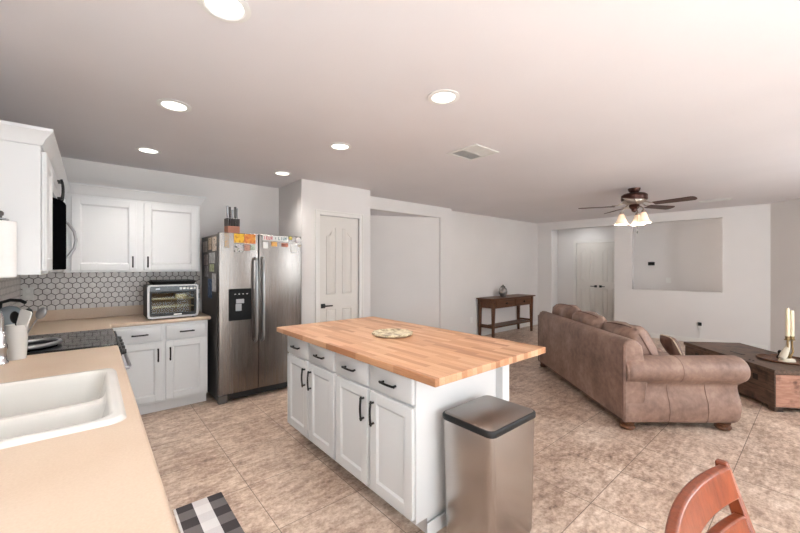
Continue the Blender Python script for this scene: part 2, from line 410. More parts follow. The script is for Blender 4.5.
window('window_3', [(4.9, 4.95, -2.5, -2.42, 1.1, 2.1), (5.6, 5.65, -2.5, -2.42, 1.1, 2.1), (4.95, 5.6, -2.5, -2.42, 1.1, 1.15), (4.95, 5.6, -2.5, -2.42, 2.05, 2.1)], (4.95, 5.6, -2.463, -2.457, 1.15, 2.05))
# hall beyond the far wall
w = MB(); w.box(9.7, 9.82, 4.2, 4.70, 0, CH).box(9.7, 9.82, 2.02, 3.13, 0, CH).box(9.7, 9.82, 3.13, 4.2, 2.05, CH).box(9.69, 9.82, -1.0, 2.02, 0, CH)
struct(w.build('wall_hall', M['wall'], smooth=False))
struct(box(8.42, 9.82, 4.70, 4.82, 0, CH).build('wall_hall_left', M['wall'], smooth=False))
struct(box(8.6, 9.82, -1.12, -1.0, 0, CH).build('wall_hall_right', M['wall'], smooth=False))
# baseboards
def base(name, b): struct(box(*b).build(name, M['trim'], bev=.004))
base('baseboard_living', (5.04, 8.38, 4.566, 4.58, 0, .09))
base('baseboard_pantry', (2.82, 2.957, 4.086, 4.10, 0, .09))
base('baseboard_pier', (4.75, 5.03, 4.416, 4.43, 0, .09))
o = box(1.695, 4.0, -.014, 0, 0, .09).build('baseboard_far', M['trim'], loc=P0, rot=(0, 0, far_rot), bev=.004); struct(o)
# hexagon tile splash
struct(box(-.505, .97, 4.788, 4.80, 1.02, 1.374).build('trim_1', M['hex'], smooth=False))
struct(box(-.52, -.508, 2.64, 4.786, 1.02, 1.388).build('trim_2', M['hex_side'], smooth=False))

# panel doors -------------------------------------------------------
def panel_door(name, root_loc, rz, wd, ht, hx, hdir, parts='both'):
    """leaf: local x = width, -y = room side"""
    mb = MB(); mb.box(0, wd, 0, .035, .008, ht)
    o = struct(mb.build(name, M['door'], loc=root_loc, rot=(0, 0, rz), bev=.002))
    ml = .105*wd/.6; gap = .10*wd/.6; pw = (wd-2*ml-gap)/2; k = ht/2.05
    def panel(x0, zb, poly):
        def inset(p, d):
            cx = sum(a for a, _ in p)/len(p); cz = sum(b for _, b in p)/len(p)
            hw = max(abs(a-cx) for a, _ in p); hh = max(abs(b-cz) for _, b in p)
            return [(cx+(a-cx)*(1-d/hw), cz+(b-cz)*(1-d/hh)) for a, b in p]
        m = MB()
        # moulding ring and raised field
        o1, i1 = poly, inset(poly, .016)
        m.loft([[(a, -.001, b) for a, b in o1], [(a, -.010, b) for a, b in inset(poly, .005)], [(a, -.010, b) for a, b in inset(poly, .011)], [(a, -.001, b) for a, b in i1]], cap=False)
        m.loft([[(a, -.001, b) for a, b in inset(poly, .022)], [(a, -.010, b) for a, b in inset(poly, .045)]])
        m.build('panel', M['door'], o, ang=25)
    n = 10
    for s in (0, 1):
        x0 = ml if s == 0 else ml+pw+gap; x1 = x0+pw
        panel(x0, 0, [(x0, .2), (x1, .2), (x1, .88*k), (x0, .88*k)])
        top = []
        for i in range(n+1):
            u = i/n; q = u if s == 0 else 1-u
            top.append((x1-(x1-x0)*u, 1.80*k+.11*k*(.5-.5*cos(pi*(1-q))) if s == 0 else 1.80*k+.11*k*(.5-.5*cos(pi*q if False else pi*(u)))))
        panel(x0, 0, [(x0, 1.06*k), (x1, 1.06*k)]+top)
    h = MB(); h.box(hx-.028, hx+.028, -.012, 0, .905, .961)
    h.lathe([(.011, -.045), (.011, -.01)], (hx, 0, .933), 12, 'y')
    h.tube([(hx, -.045, .933), (hx+hdir*.03, -.048, .933), (hx+hdir*.115, -.045, .933)], [.010, .009, .008], 8)
    h.build('door_handle', M['black'], o)
    return o
def casing(name, x0, x1, zt, loc, rz, wd=.062, both=True):
    m = MB()
    m.box(x0-wd, x0, -.018, 0, 0, zt+wd).box(x1, x1+wd, -.018, 0, 0, zt+wd).box(x0, x1, -.018, 0, zt, zt+wd)
    m.box(x0-wd, x0-wd+.018, -.026, -.018, 0, zt+wd).box(x1+wd-.018, x1+wd, -.026, -.018, 0, zt+wd).box(x0-wd+.018, x1+wd-.018, -.026, -.018, zt+wd-.018, zt+wd)
    return struct(m.build(name, M['trim'], loc=loc, rot=(0, 0, rz), bev=.003))
casing('trim_3', 2.168, 2.762, 2.085, (0, 4.1, 0), 0)
panel_door('door_1', (2.17, 4.115, 0), 0, .59, 2.08, .055, 1)
# double doors in the hall, facing -X
casing('trim_4', -4.2, -3.13, 2.05, (9.7, 0, 0), -pi/2)
panel_door('door_2', (9.712, 4.198, 0), -pi/2, .532, 2.045, .477, -1)
panel_door('door_3', (9.712, 3.664, 0), -pi/2, .532, 2.045, .055, 1)

# ================================================================== CABINETRY
def shaker(w_, h_):
    m = MB(); s = .062
    m.box(0, w_, -.012, -.001, 0, h_)
    m.box(0, s, -.021, -.012, 0, h_).box(w_-s, w_, -.021, -.012, 0, h_).box(s, w_-s, -.021, -.012, 0, s).box(s, w_-s, -.021, -.012, h_-s, h_)
    # inner chamfer of the frame
    a, b = (s, w_-s, s, h_-s), (s+.012, w_-s-.012, s+.012, h_-s-.012)
    f = lambda r, y: [(r[0], y, r[2]), (r[1], y, r[2]), (r[1], y, r[3]), (r[0], y, r[3])]
    m.loft([f(a, -.0205), f(b, -.0122)], cap=False); return m
def slabfront(w_, h_):
    m = MB(); m.box(0, w_, -.017, -.001, 0, h_)
    f = lambda d, y: [(d, y, d), (w_-d, y, d), (w_-d, y, h_-d), (d, y, h_-d)]
    m.loft([f(0, -.017), f(.006, -.021)]); return m
def pull(L, vertical):
    m = MB(); h = L/2; ends = []
    for sgn in (-1, 1):
        c = (0, -.021, sgn*(h-.012)) if vertical else (sgn*(h-.012), -.021, 0)
        m.lathe([(.0065, 0), (.0055, -.03)], c, 10, 'y')
    pts = []
    for i in range(9):
        u = -1+2*i/8; b = -.042-.007*(1-u*u)
        pts.append((0, b, u*h) if vertical else (u*h, b, 0))
    m.tube(pts, .0068, 8); return m
def front(parent, name, x, z, w_, h_, hp=None, vertical=False, L=.13):
    d = (shaker if name == 'door' else slabfront)(w_, h_).build(name, M['cab'], parent, (x, 0, z), bev=.0025)
    if hp: pull(L, vertical).build('handle', M['black'], d, (hp[0], 0, hp[1]))
    return d
def crown(w_, depth, z, left, right, flare=.055, h=.10):
    m = MB(); l0, r0 = (-.004 if left else 0), (w_+.004 if right else w_)
    def ring(d, zz): return [(0-(d if left else 0), -d, zz), (w_+(d if right else 0), -d, zz), (w_+(d if right else 0), depth, zz), (0-(d if left else 0), depth, zz)]
    return m.loft([ring(.004, z), ring(.012, z+.012), ring(.018, z+.03), ring(flare-.008, z+h-.022), ring(flare, z+h-.016), ring(flare, z+h)])

def base_cab(name, label, cat, loc, rz, w_, cols, depth=.58, toe=True, H=.874, group=None):
    """cols: list of (x0, x1, handle side) each a drawer over a door"""
    t = thing(name, label, cat, loc, rz, group)
    m = MB(); m.box(0, w_, 0, depth, .10, H); m.build('carcass', M['cab'], t, bev=.002)
    box(.002, w_-.002, .055, depth, 0, .0995).build('toe_kick', M['cab'], t)
    for x0, x1, side in cols:
        ww = x1-x0
        front(t, 'drawer', x0, .715, ww, .135, (ww/2, .0675), False, .13)
        front(t, 'door', x0, .125, ww, .575, (.035 if side == 'l' else ww-.035, .45), True, .13)
    return t
# ---- back run base cabinet
base_cab('base_cabinet', 'white shaker base cabinet under the toaster oven, two doors and two drawers', 'cabinet', (.135, 4.215, 0), 0, .79,
         [(.025, .385, 'r'), (.415, .775, 'l')])
# ---- corner unit beyond the range, and sink cabinet (front faces +X)
base_cab('corner_base_cabinet', 'white base cabinet in the back corner beside the far end of the range', 'cabinet', (.088, 3.845, 0), pi/2, .36, [(.03, .33, 'l')], depth=.59)
t = base_cab('sink_base_cabinet', 'long white base cabinet carrying the cream counter with the sink', 'cabinet', (.088, -.62, 0), pi/2, 3.655,
             [(.03+.6*i, .03+.6*i+.57, 'r' if i % 2 == 0 else 'l') for i in range(6)], depth=.006)
for c in list(t.children):
    if c.name.startswith('carcass'): bpy.data.objects.remove(c)
m = MB(); m.box(0, 3.655, 0, .02, .10, .872).box(0, .02, .02, .59, .10, .872).box(3.635, 3.655, .02, .59, .10, .872).box(.02, 3.635, .57, .59, .10, .872).box(.02, 3.635, .02, .57, .10, .12)
m.build('carcass', M['cab'], t, bev=.002)
# ---- countertops
def slab_hole(x0, x1, y0, y1, hx0, hx1, hy0, hy1, z0, z1):
    m = MB(); B = m.bm
    def ring(r, z): return [B.verts.new(p) for p in ((r[0], r[2], z), (r[1], r[2], z), (r[1], r[3], z), (r[0], r[3], z))]
    o = (x0, x1, y0, y1); h = (hx0, hx1, hy0, hy1)
    ot, ht, ob, hb = ring(o, z1), ring(h, z1), ring(o, z0), ring(h, z0)
    for i in range(4):
        j = (i+1) % 4
        B.faces.new((ot[i], ot[j], ht[j], ht[i])); B.faces.new((ob[i], hb[i], hb[j], ob[j]))
        B.faces.new((ob[i], ob[j], ot[j], ot[i])); B.faces.new((hb[i], ht[i], ht[j], hb[j]))
    return m
ct = thing('sink_countertop', 'cream laminate countertop in the foreground around the white sink', 'countertop', (-.2, 1.2, .876))
slab_hole(-.318, .331, -1.85, 1.842, -.215, .268, .345, 1.10, 0, .038).build('worktop', M['laminate'], ct, bev=.012, seg=3)
box(-.318, -.30, -1.85, 1.842, .039, .139).build('backsplash_lip', M['laminate'], ct, bev=.004)
cb_ = thing('corner_countertop', 'beige laminate countertop along the back wall under the toaster oven', 'countertop', (.2, 4.5, .876))
MB().prism([(-.718, .298), (-.718, -.655), (-.075, -.655), (-.075, -.32), (.75, -.32), (.75, .298)], 0, .038).build('worktop', M['laminate'], cb_, bev=.012, seg=3)
m = MB(); m.box(-.69, .75, .278, .298, .039, .142).box(-.718, -.70, -.655, .298, .039, .142); m.build('backsplash_lip', M['laminate'], cb_, bev=.004)

# ---- range
rg = thing('range', 'black glass-top electric range between the two stretches of counter', 'stove', (.10, 3.05, 0), pi/2)
box(.004, .776, .0, .585, .02, .895).build('body', M['steel'], rg, bev=.003)
box(.0, .78, -.03, .59, .896, .921).build('cooktop', M['black_glass'], rg, bev=.006, seg=3)
for c, r in (((.2, .15, .9212), .10), ((.58, .15, .9212), .085), ((.2, .42, .9212), .085), ((.58, .42, .9212), .11)): MB().ring(c, r, .0012, 40, 4).build('burner_ring', M['steel_side'], rg)
m = MB().prism([(-.045, .90), (-.055, .87), (-.045, .80), (0, .79), (0, .895)], .004, .776, 'x'); m.build('control_panel', M['black_plastic'], rg, bev=.006)
for i in range(5):
    MB().lathe([(.02, 0), (.02, -.012), (.016, -.03)], (.1+.145*i, -.05, .845), 16, 'y').build('knob', M['black'], rg)
od = box(.006, .774, -.04, -.002, .18, .78).build('oven_door', M['black_glass'], rg, bev=.004)
box(.10, .68, -.043, -.04, .30, .62).build('window', M['black_glass'], od)
MB().tube([(.06, -.04, .735), (.07, -.09, .735), (.12, -.10, .735), (.66, -.10, .735), (.71, -.09, .735), (.72, -.04, .735)], .011, 10).build('handle', M['grey_metal'], od)
box(.006, .774, -.035, -.002, .03, .17).build('drawer', M['steel'], rg, bev=.004)

# ---- upper cabinets on the left wall (front faces +X at x = -.2)
def upper(name, label, loc, rz, w_, depth, z0, z1, doors, cl, cr, hl=.11, ch_=(.05, .083)):
    t = thing(name, label, 'cabinet', loc, rz)
    zz = loc[2]
    box(0, w_, 0, depth, 0, z1-z0).build('carcass', M['cab'], t, bev=.002)
    for x0, x1, side in doors:
        ww = x1-x0; hh = z1-z0-.045
        front(t, 'door', x0, .02, ww, hh, side and (.032 if side == 'l' else ww-.032, .028+hl/2 if hh > .35 else hh/2), True, hl)
    crown(w_, depth, z1-z0+.0005, cl, cr, ch_[0], ch_[1]).build('crown_moulding', M['cab'], t, ang=20)
    return t
upper('upper_cabinet', 'tall white upper cabinet nearest the camera, with the paper towels on its side', (-.205, 2.635, 1.392), pi/2, .408, .312, 1.392, 2.062, [(.02, .39, None)], True, False)
upper('upper_cabinet', 'short white upper cabinet above the microwave', (-.205, 3.046, 1.872), pi/2, .788, .312, 1.872, 2.062, [(.02, .387, 'r'), (.400, .768, 'l')], False, False, .14)
upper('upper_cabinet', 'white upper cabinet in the corner beyond the microwave', (-.205, 3.837, 1.392), pi/2, .60, .312, 1.392, 2.062, [(.02, .58, None)], False, False)
upper('upper_cabinet', 'white two-door upper cabinet on the back wall above the toaster oven', (-.203, 4.487, 1.378), 0, 1.108, .31, 1.378, 2.105, [(.055, .54, 'r'), (.60, 1.085, 'l')], False, True, .11, (.055, .10))
# ---- microwave
mw = thing('microwave', 'black-fronted over-the-range microwave hanging under the short cabinet', 'microwave', (-.19, 3.05, 1.40), pi/2)
box(0, .78, 0, .325, 0, .468).build('body', M['plastic'], mw, bev=.003)
dr = MB().prism([(.005+.595*i/16, -.008-.044*(1-abs(i/8-1)**2.4)) for i in range(17)]+[(.60, -.001), (.005, -.001)], .015, .46).build('door', M['microwave_glass'], mw, bev=.004)
MB().tube([(.635, -.02, .09), (.635, -.05, .11), (.635, -.085, .17), (.635, -.095, .235), (.635, -.085, .30), (.635, -.05, .36), (.635, -.02, .38)], .010, 10).build('handle', M['grey_metal'], dr)
box(.605, .775, -.022, -.001, .015, .46).build('control_panel', M['plastic'], mw, bev=.004)

# ---- paper towels
ph = thing('paper_towel_holder', 'metal paper towel holder fixed upright on the side of the near cabinet', 'holder', (-.337, 2.634, 1.37))
m = MB(); m.box(-.02, .02, -.004, 0, .03, .30).box(-.02, .02, -.08, -.004, .293, .299).box(-.02, .02, -.08, -.004, .012, .018); m.build('bracket', M['grey_metal'], ph)
MB().lathe([(.006, .012), (.006, .31), (.011, .312), (.012, .325), (.006, .333)], (0, -.068, 0), 12).build('rod', M['steel_side'], ph)
pr = thing('paper_towel_roll', 'white paper towel roll hanging on the side of the near upper cabinet', 'paper towel', (-.337, 2.566, 1.382))
MB().lathe([(.019, 0), (.054, 0), (.054, .272), (.019, .272)], (0, 0, 0), 32, cap=False).build('roll', M['paper'], pr, bev=.003)
MB().lathe([(.017, .001), (.0185, .001), (.0185, .271), (.017, .271), (.017, .001)], (0, 0, 0), 24, cap=False).build('core', M['fringe'], pr)

# ---- sink
sk = thing('sink', 'white double-bowl drop-in sink in the cream counter', 'sink', (-.175, 1.92, .915))
def sdf(x, y, cx, cy, bx, by, r):
    qx, qy = abs(x-cx)-bx+r, abs(y-cy)-by+r
    return math.hypot(max(qx, 0), max(qy, 0))+min(max(qx, qy), 0)-r
def sst(e0, e1, v):
    u = min(1, max(0, (v-e0)/(e1-e0))); return u*u*(3-2*u)
m = MB(); nx, ny = 80, 110; hw, hl = .265, .405; g = []
for i in range(nx+1):
    row = []
    for j in range(ny+1):
        x, y = -hw+2*hw*i/nx, -hl+2*hl*j/ny
        d = sdf(x, y, 0, 0, hw, hl, .05)
        if d > 0:   # pull outside corners in to the rounded outline
            k = .05; cx = math.copysign(hw-k, x); cy = math.copysign(hl-k, y); vx, vy = x-cx, y-cy; L = math.hypot(vx, vy); x, y = cx+vx*k/L, cy+vy*k/L; d = 0
        z = .014*sst(0, .012, -d)
        whole = sst(.0, .018, -sdf(x, y, .012, 0, hw-.05, hl-.038, .06))*.045
        b1 = sst(0, .045, -sdf(x, y, .012, -.19, hw-.058, .172, .07)); b2 = sst(0, .045, -sdf(x, y, .012, .19, hw-.058, .172, .07))
        z -= whole+.15*max(b1, b2)
        row.append(m.bm.verts.new((x, y, z)))
    g.append(row)
for i in range(nx):
    for j in range(ny): m.bm.faces.new((g[i][j], g[i+1][j], g[i+1][j+1], g[i][j+1]))
bmesh.ops.remove_doubles(m.bm, verts=m.bm.verts, dist=1e-5)
m.build('basin', M['sink'], sk, ang=80)
for yy in (-.19, .19):
    MB().lathe([(.0, .0), (.03, 0), (.042, .003), (.044, .001)], (.012, yy, -.182), 24).build('drain', M['chrome'], sk)
# ---- faucet, crock and utensils
fc = thing('faucet', 'chrome faucet standing on the counter left of the white utensil crock', 'faucet', (-.372, 2.845, .915))
MB().lathe([(.030, 0), (.030, .012), (.024, .02), (.024, .07), (.027, .075), (.027, .10), (.022, .11), (.020, .16), (.016, .175)], n=24).build('body', M['chrome'], fc)
MB().tube([(0, 0, .17), (0, 0, .24), (-.008, -.01, .275), (-.025, -.045, .30), (-.04, -.10, .30), (-.05, -.15, .285), (-.053, -.17, .26)], [.013, .013, .013, .013, .013, .014, .016], 14).build('spout', M['chrome'], fc)
MB().tube([(0, 0, .09), (.0, .04, .11), (0, .07, .15)], [.008, .007, .009], 10).build('lever', M['chrome'], fc)
ck = tag(MB().lathe([(.0, 0), (.035, 0), (.037, .004), (.047, .188), (.049, .192), (.046, .194), (.044, .188), (.034, .008), (0, .008)], n=32).build('utensil_crock', M['ceramic'], loc=(-.322, 2.938, .915)), 'white ceramic utensil crock on the counter beside the faucet', 'crock')
rgt = Vector((.76, -.649, 0)); fwd = Vector((.649, .76, 0)); Z = Vector((0, 0, 1)); CKC = Vector((-.322, 2.938, .915))
def utensil(name, label, b, tpt, headfn, hmat, smat):
    """b, tpt: (right, forward, up) of handle foot and neck, seen from the cook's side"""
    B = rgt*b[0]+fwd*b[1]+Z*b[2]; T = rgt*tpt[0]+fwd*tpt[1]+Z*tpt[2]
    t = thing(name, label, 'utensil', CKC)
    MB().tube([B, B.lerp(T, .5), T], [.005, .0045, .004], 8).build('stem', smat, t)
    headfn(T, (T-B).normalized()).build('head', hmat, t, bev=.002)
def spat_head(T, d):
    q = d.to_track_quat('Z', 'Y'); nrm = fwd
    x = d.cross(nrm).normalized(); nrm = x.cross(d).normalized()
    Mx = Matrix((( x.x, nrm.x, d.x, T.x), (x.y, nrm.y, d.y, T.y), (x.z, nrm.z, d.z, T.z), (0, 0, 0, 1)))
    return MB().prism([(-.012, 0), (.012, 0), (.031, .012), (.034, .095), (.024, .102), (-.026, .10), (-.034, .09), (-.031, .012)], -.004, .004, 'y').xf(Mx)
def spoon_head(T, d):
    x = d.cross(fwd).normalized(); n = x.cross(d).normalized(); c = T+d*.032
    Mx = Matrix(((x.x, n.x, d.x, c.x), (x.y, n.y, d.y, c.y), (x.z, n.z, d.z, c.z), (0, 0, 0, 1)))
    return MB().ell((0, 0, 0), .026, .012, .036).xf(Mx)
utensil('spatula', 'white silicone spatula leaning right in the crock', (-.015, -.01, .03), (.022, 0, .175), spat_head, M['ceramic'], M['ceramic'])
utensil('serving_spoon', 'black serving spoon at the back of the crock', (-.02, .015, .03), (.02, .03, .215), spoon_head, M['black_plastic'], M['black_plastic'])
utensil('ladle', 'steel ladle leaning far right out of the crock', (-.025, 0, .03), (.085, .03, .225), spoon_head, M['grey_metal'], M['grey_metal'])
utensil('cooking_spoon', 'dark cooking spoon leaning left in the crock', (.02, .0, .03), (-.03, .02, .20), spoon_head, M['black'], M['black'])
# ---- spoon rest and kettle on the cooktop
sr = thing('spoon_rest', 'grey teardrop-shaped spoon rest lying on the black cooktop', 'spoon rest', (-.285, 3.27, .9225), R(158))
pts = []
for i in range(41):
    a = 2*pi*i/40; rr = .115; x = rr*cos(a); y = rr*sin(a)*1.25
    if x > 0: y *= (1-.78*(x/rr)**1.3); x *= 1.75
    pts.append((x, y))
MB().loft([[(x*.93, y*.93, 0) for x, y in pts[:-1]], [(x*.95, y*.95, .006) for x, y in pts[:-1]]]).build('dish', M['black_glass'], sr)
MB().tube([(x, y, .018+.012*(y < 0)*0) for x, y in pts], .013, 8).build('rim', M['grey_metal'], sr)
kt = thing('kettle', 'grey-blue rounded kettle on the far left burner of the cooktop', 'kettle', (-.425, 3.56, .922))
MB().lathe([(.0, 0), (.075, 0), (.085, .02), (.088, .07), (.08, .15), (.062, .21), (.035, .238), (.018, .244), (0, .246)], n=32).build('body', M['kettle'], kt)
MB().tube([(-.05, .03, .225), (-.045, .03, .27), (0, .02, .285), (.05, 0, .28), (.075, -.02, .265)], .011, 10).build('handle', M['black_plastic'], kt)
MB().tube([(.0, .07, .10), (0, .11, .15), (0, .125, .19)], [.02, .014, .012], 12).build('spout', M['kettle'], kt)

# ---- toaster oven and tray
to = thing('toaster_oven', 'silver-framed black countertop toaster oven beside the fridge', 'toaster oven', (.617, 4.20, .915), R(0))
W2 = .218
m = MB(); m.box(-W2, W2, .02, .028, .015, .335).box(-W2, -W2+.012, .028, .36, .015, .335).box(W2-.012, W2, .028, .36, .015, .335).box(-W2+.012, W2-.012, .028, .36, .015, .027).box(-W2+.012, W2-.012, .028, .36, .323, .335).box(-W2+.012, W2-.012, .35, .36, .027, .323)
# open the front of the shell
m = MB(); m.box(-W2, -W2+.012, .02, .36, .015, .335).box(W2-.012, W2, .02, .36, .015, .335).box(-W2+.012, W2-.012, .02, .36, .015, .027).box(-W2+.012, W2-.012, .02, .36, .323, .335).box(-W2+.012, W2-.012, .35, .36, .027, .323)
m.build('shell', M['black_plastic'], to, bev=.004)
m = MB(); m.box(-W2+.013, W2-.013, .30, .345, .03, .29).box(-W2+.013, W2-.013, .03, .30, .029, .035); m.build('cavity', M['oven_reflection_tone'], to)
fr = MB(); o_, i_ = rrect(-W2, W2, .012, .340, .03), rrect(-W2+.018, W2-.018, .030, .326, .018)
fr.loft([[(a, .018, b) for a, b in o_], [(a, -.004, b) for a, b in o_], [(a, -.004, b) for a, b in i_], [(a, .018, b) for a, b in i_], [(a, .018, b) for a, b in o_]], cap=False)
fr.build('front_frame', M['toaster_metal'], to)
box(-W2+.019, W2-.019, -.002, .016, .276, .325).build('control_strip', M['black_glass'], to)
for i in range(5): box(.05+.031*i, .072+.031*i, -.0035, -.002, .29, .31).build('button', M['plastic'], to)
box(-.15, -.115, -.0035, -.002, .297, .304).build('display', M['grey_metal'], to)
dr = MB(); dr.box(-W2+.019, W2-.019, .002, .014, .031, .06).box(-W2+.019, W2-.019, .002, .014, .258, .275).box(-W2+.019, -W2+.036, .002, .014, .06, .258).box(W2-.036, W2-.019, .002, .014, .06, .258)
dr = dr.build('door', M['black_plastic'], to)
box(-W2+.036, W2-.036, .006, .011, .06, .258).build('glass_pane', M['oven_glass'], dr)
m = MB(); m.box(.0, .07, .0005, .002, .038, .048); m.build('badge', M['plastic'], dr)
m = MB()
for zz in (.11, .19):
    for k in range(6): m.box(-.19, .19, .045+.042*k, .050+.042*k, zz, zz+.004)
    m.box(-.19, -.186, .04, .27, zz, zz+.003).box(.186, .19, .04, .27, zz, zz+.003)
m.build('rack', M['rack'], to)
for a in (-.18, .18):
    for b in (.05, .32): MB().lathe([(.012, 0), (.014, .015)], (a, b, 0), 12).build('foot', M['black_plastic'], to)
box(.03, .13, .12, .22, .1935, .235).build('food_tray', M['rack'], to)
tr = thing('baking_tray', 'black ridged baking tray lying on top of the toaster oven', 'tray', (.63, 4.38, 1.2515))
m = MB(); m.loft([[(a, b, 0) for a, b in rrect(-.18, .18, -.13, .13, .03)], [(a, b, .035) for a, b in rrect(-.20, .20, -.15, .15, .035)], [(a, b, .035) for a, b in rrect(-.192, .192, -.142, .142, .03)], [(a, b, .004) for a, b in rrect(-.172, .172, -.122, .122, .03)]]); m.build('pan', M['black_plastic'], tr)
m = MB()
for i in range(9): m.box(-.175, .175, -.124+.03*i, -.116+.03*i, .0352, .045)
m.build('rack', M['black'], tr)

# ---- refrigerator
fg = thing('refrigerator', 'stainless steel side-by-side refrigerator covered with magnets and papers', 'refrigerator', (.985, 4.03, 0))
FW = .91
box(0, FW, .055, .74, .03, 1.775).build('case', M['steel_side'], fg, bev=.004)
def fdoor(x0, x1):
    # gently bowed door front
    n = 8; pts = [(x0+(x1-x0)*i/n, -.004-.012*(1-(2*i/n-1)**2)) for i in range(n+1)]+[(x1, .052), (x0, .052)]
    return MB().prism(pts, .10, 1.79)
d1 = fdoor(.002, .402).build('freezer_door', M['fridge_steel'], fg, bev=.006, seg=3)
d2 = fdoor(.408, .908).build('door', M['fridge_steel'], fg, bev=.006, seg=3)
for d, x in ((d1, .368), (d2, .442)):
    MB().tube([(x, -.012, .62), (x, -.05, .64), (x, -.062, .70), (x, -.064, 1.07), (x, -.062, 1.45), (x, -.05, 1.51), (x, -.012, 1.53)], [.014, .014, .015, .016, .015, .014, .014], 12).build('handle', M['grey_metal'], d)
m = MB(); m.box(.095, .325, -.0215, -.012, .865, 1.20); m.build('dispenser', M['dispenser'], d1, bev=.004)
box(.112, .308, -.0225, -.0215, .885, 1.08).build('dispenser_recess', M['dispenser'], d1)
m = MB(); m.box(.165, .245, -.030, -.0225, 1.045, 1.09).box(.16, .22, -.027, -.0225, .965, 1.04); m.build('paddle', M['grey_metal'], d1, bev=.003)
m = MB()
for i in range(4): m.box(.15+.04*i, .165+.04*i, -.0222, -.0215, 1.14, 1.146)
m.build('dispenser_marks', M['plastic'], d1)
box(.09, FW-.01, .02, .054, .03, .092).build('grille', M['black_plastic'], fg, bev=.003)
box(.0, .085, -.004, .054, .012, .094).build('hinge_cover', M['steel_side'], fg, bev=.004)
for a in (.05, FW-.05):
    for b in (.12, .68): MB().lathe([(.02, 0), (.02, .03)], (a, b, 0), 12).build('foot', M['black_plastic'], fg)
# front magnets: (x0,x1,z0,z1) on the door front
def curve_y(x):
    for a, b in ((.987, 1.387), (1.393, 1.893)):
        if a <= x <= b: u = 2*(x-a)/(b-a)-1; return 4.03-.004-.012*(1-u*u)
    return 4.026
def magnet(name, x0, x1, z0, z1, mat, label, cat='magnet', rnd=False):
    xm = (x0+x1)/2; y = min(curve_y(x0), curve_y(xm), curve_y(x1))-.0012
    if rnd: m = MB().lathe([((x1-x0)/2, 0), ((x1-x0)/2, -.006), ((x1-x0)/2*.8, -.009)], (0, 0, 0), 20, 'y')
    else: m = box(-(x1-x0)/2, (x1-x0)/2, -.004, 0, -(z1-z0)/2, (z1-z0)/2)
    return tag(m.build(name, mat, loc=(xm, y, (z0+z1)/2), bev=.001), label, cat, 'things stuck on the refrigerator')
P = lambda n, *c: picture(n, c)
magnet('magnet', 1.131, 1.232, 1.688, 1.783, P('sunflower_print', (176, 96, 20), (244, 190, 40), (250, 206, 70)), 'yellow sunflower picture magnet at the top of the freezer door')
magnet('magnet', 1.236, 1.352, 1.684, 1.783, P('autumn_print', (200, 90, 40), (232, 142, 60), (240, 180, 70)), 'orange autumn picture magnet beside the yellow sunflower one')
magnet('photo_print', 1.133, 1.222, 1.590, 1.674, P('grey_photo', (90, 96, 90), (200, 196, 198), (150, 160, 140), (222, 214, 220)), 'greyish photo print hanging below the sunflower magnet', 'photo')
magnet('magnet', 1.236, 1.294, 1.605, 1.672, P('red_brown_print', (130, 76, 66), (196, 150, 132), (160, 100, 90)), 'small red-brown picture magnet below the orange autumn one')
magnet('magnet', 1.302, 1.350, 1.613, 1.672, P('green_print', (50, 90, 74), (196, 206, 186), (80, 120, 110)), 'small green and white magnet nearest the door split')
magnet('magnet', 1.040, 1.084, 1.630, 1.780, P('tall_print', (196, 160, 120), (176, 168, 160), (200, 150, 70)), 'narrow tan magnet strip at the left of the freezer door')
sg = thing('magnet', 'long white lettered magnet, red letters left and teal letters right', 'magnet', (1.575, 4.0115, 1.753), 0, 'things stuck on the refrigerator')
box(-.148, .148, -.004, 0, -.030, .030).build('plate', M['plastic'], sg, bev=.002)
def letters(name, glyphs, x, color, h=.036, wl=.020):
    G = {'E': [(0, .3, 0, 1), (.3, 1, 0, .2), (.3, 1, .4, .6), (.3, 1, .8, 1)], 'R': [(0, .3, 0, 1), (.3, 1, .8, 1), (.3, 1, .4, .6), (.7, 1, .6, .8), (.6, .9, 0, .4)],
         'I': [(.35, .65, 0, 1)], 'U': [(0, .3, 0, 1), (.7, 1, 0, 1), (.3, .7, 0, .2)], 'N': [(0, .3, 0, 1), (.7, 1, 0, 1), (.3, .7, .4, .7)], 'L': [(0, .3, 0, 1), (.3, 1, 0, .2)]}
    m = MB()
    for i, ch in enumerate(glyphs):
        for a, b, c, d in G[ch]: m.box(x+(i*1.3+a)*wl, x+(i*1.3+b)*wl, -.0052, -.004, -h/2+c*h, -h/2+d*h)
    m.build(name, color, sg)
letters('red_lettering', 'IEUR', -.135, pm('red_ink', (200, 62, 70), .5))
letters('grey_lettering', 'I', -.012, pm('grey_ink', (120, 124, 122), .5), .022)
letters('teal_lettering', 'LIUN', .030, pm('teal_ink', (84, 130, 134), .5))
magnet('notepaper', 1.437, 1.492, 1.636, 1.707, M['paper'], 'small white paper under the left end of the lettered magnet', 'paper')
magnet('magnet', 1.528, 1.592, 1.662, 1.712, P('orange_print', (214, 150, 70), (236, 190, 110)), 'orange magnet under the middle of the lettered magnet')
magnet('magnet', 1.645, 1.722, 1.661, 1.704, P('dark_red_print', (90, 46, 40), (190, 120, 96), (120, 60, 50)), 'dark red picture magnet under the teal letters')
magnet('magnet', 1.731, 1.772, 1.742, 1.785, pm('yellow_magnet', (208, 190, 84), .5), 'round yellow magnet holding the white note', rnd=True)
magnet('magnet', 1.815, 1.883, 1.710, 1.780, pm('white_round_magnet', (226, 222, 222), .4), 'round white magnet at the top right corner of the fridge', rnd=True)
magnet('notepaper', 1.757, 1.835, 1.595, 1.697, M['paper'], 'white note paper hanging below the yellow round magnet', 'paper')
magnet('magnet', 1.846, 1.886, 1.668, 1.688, M['bone'], 'small pale magnet bar below the round white magnet')
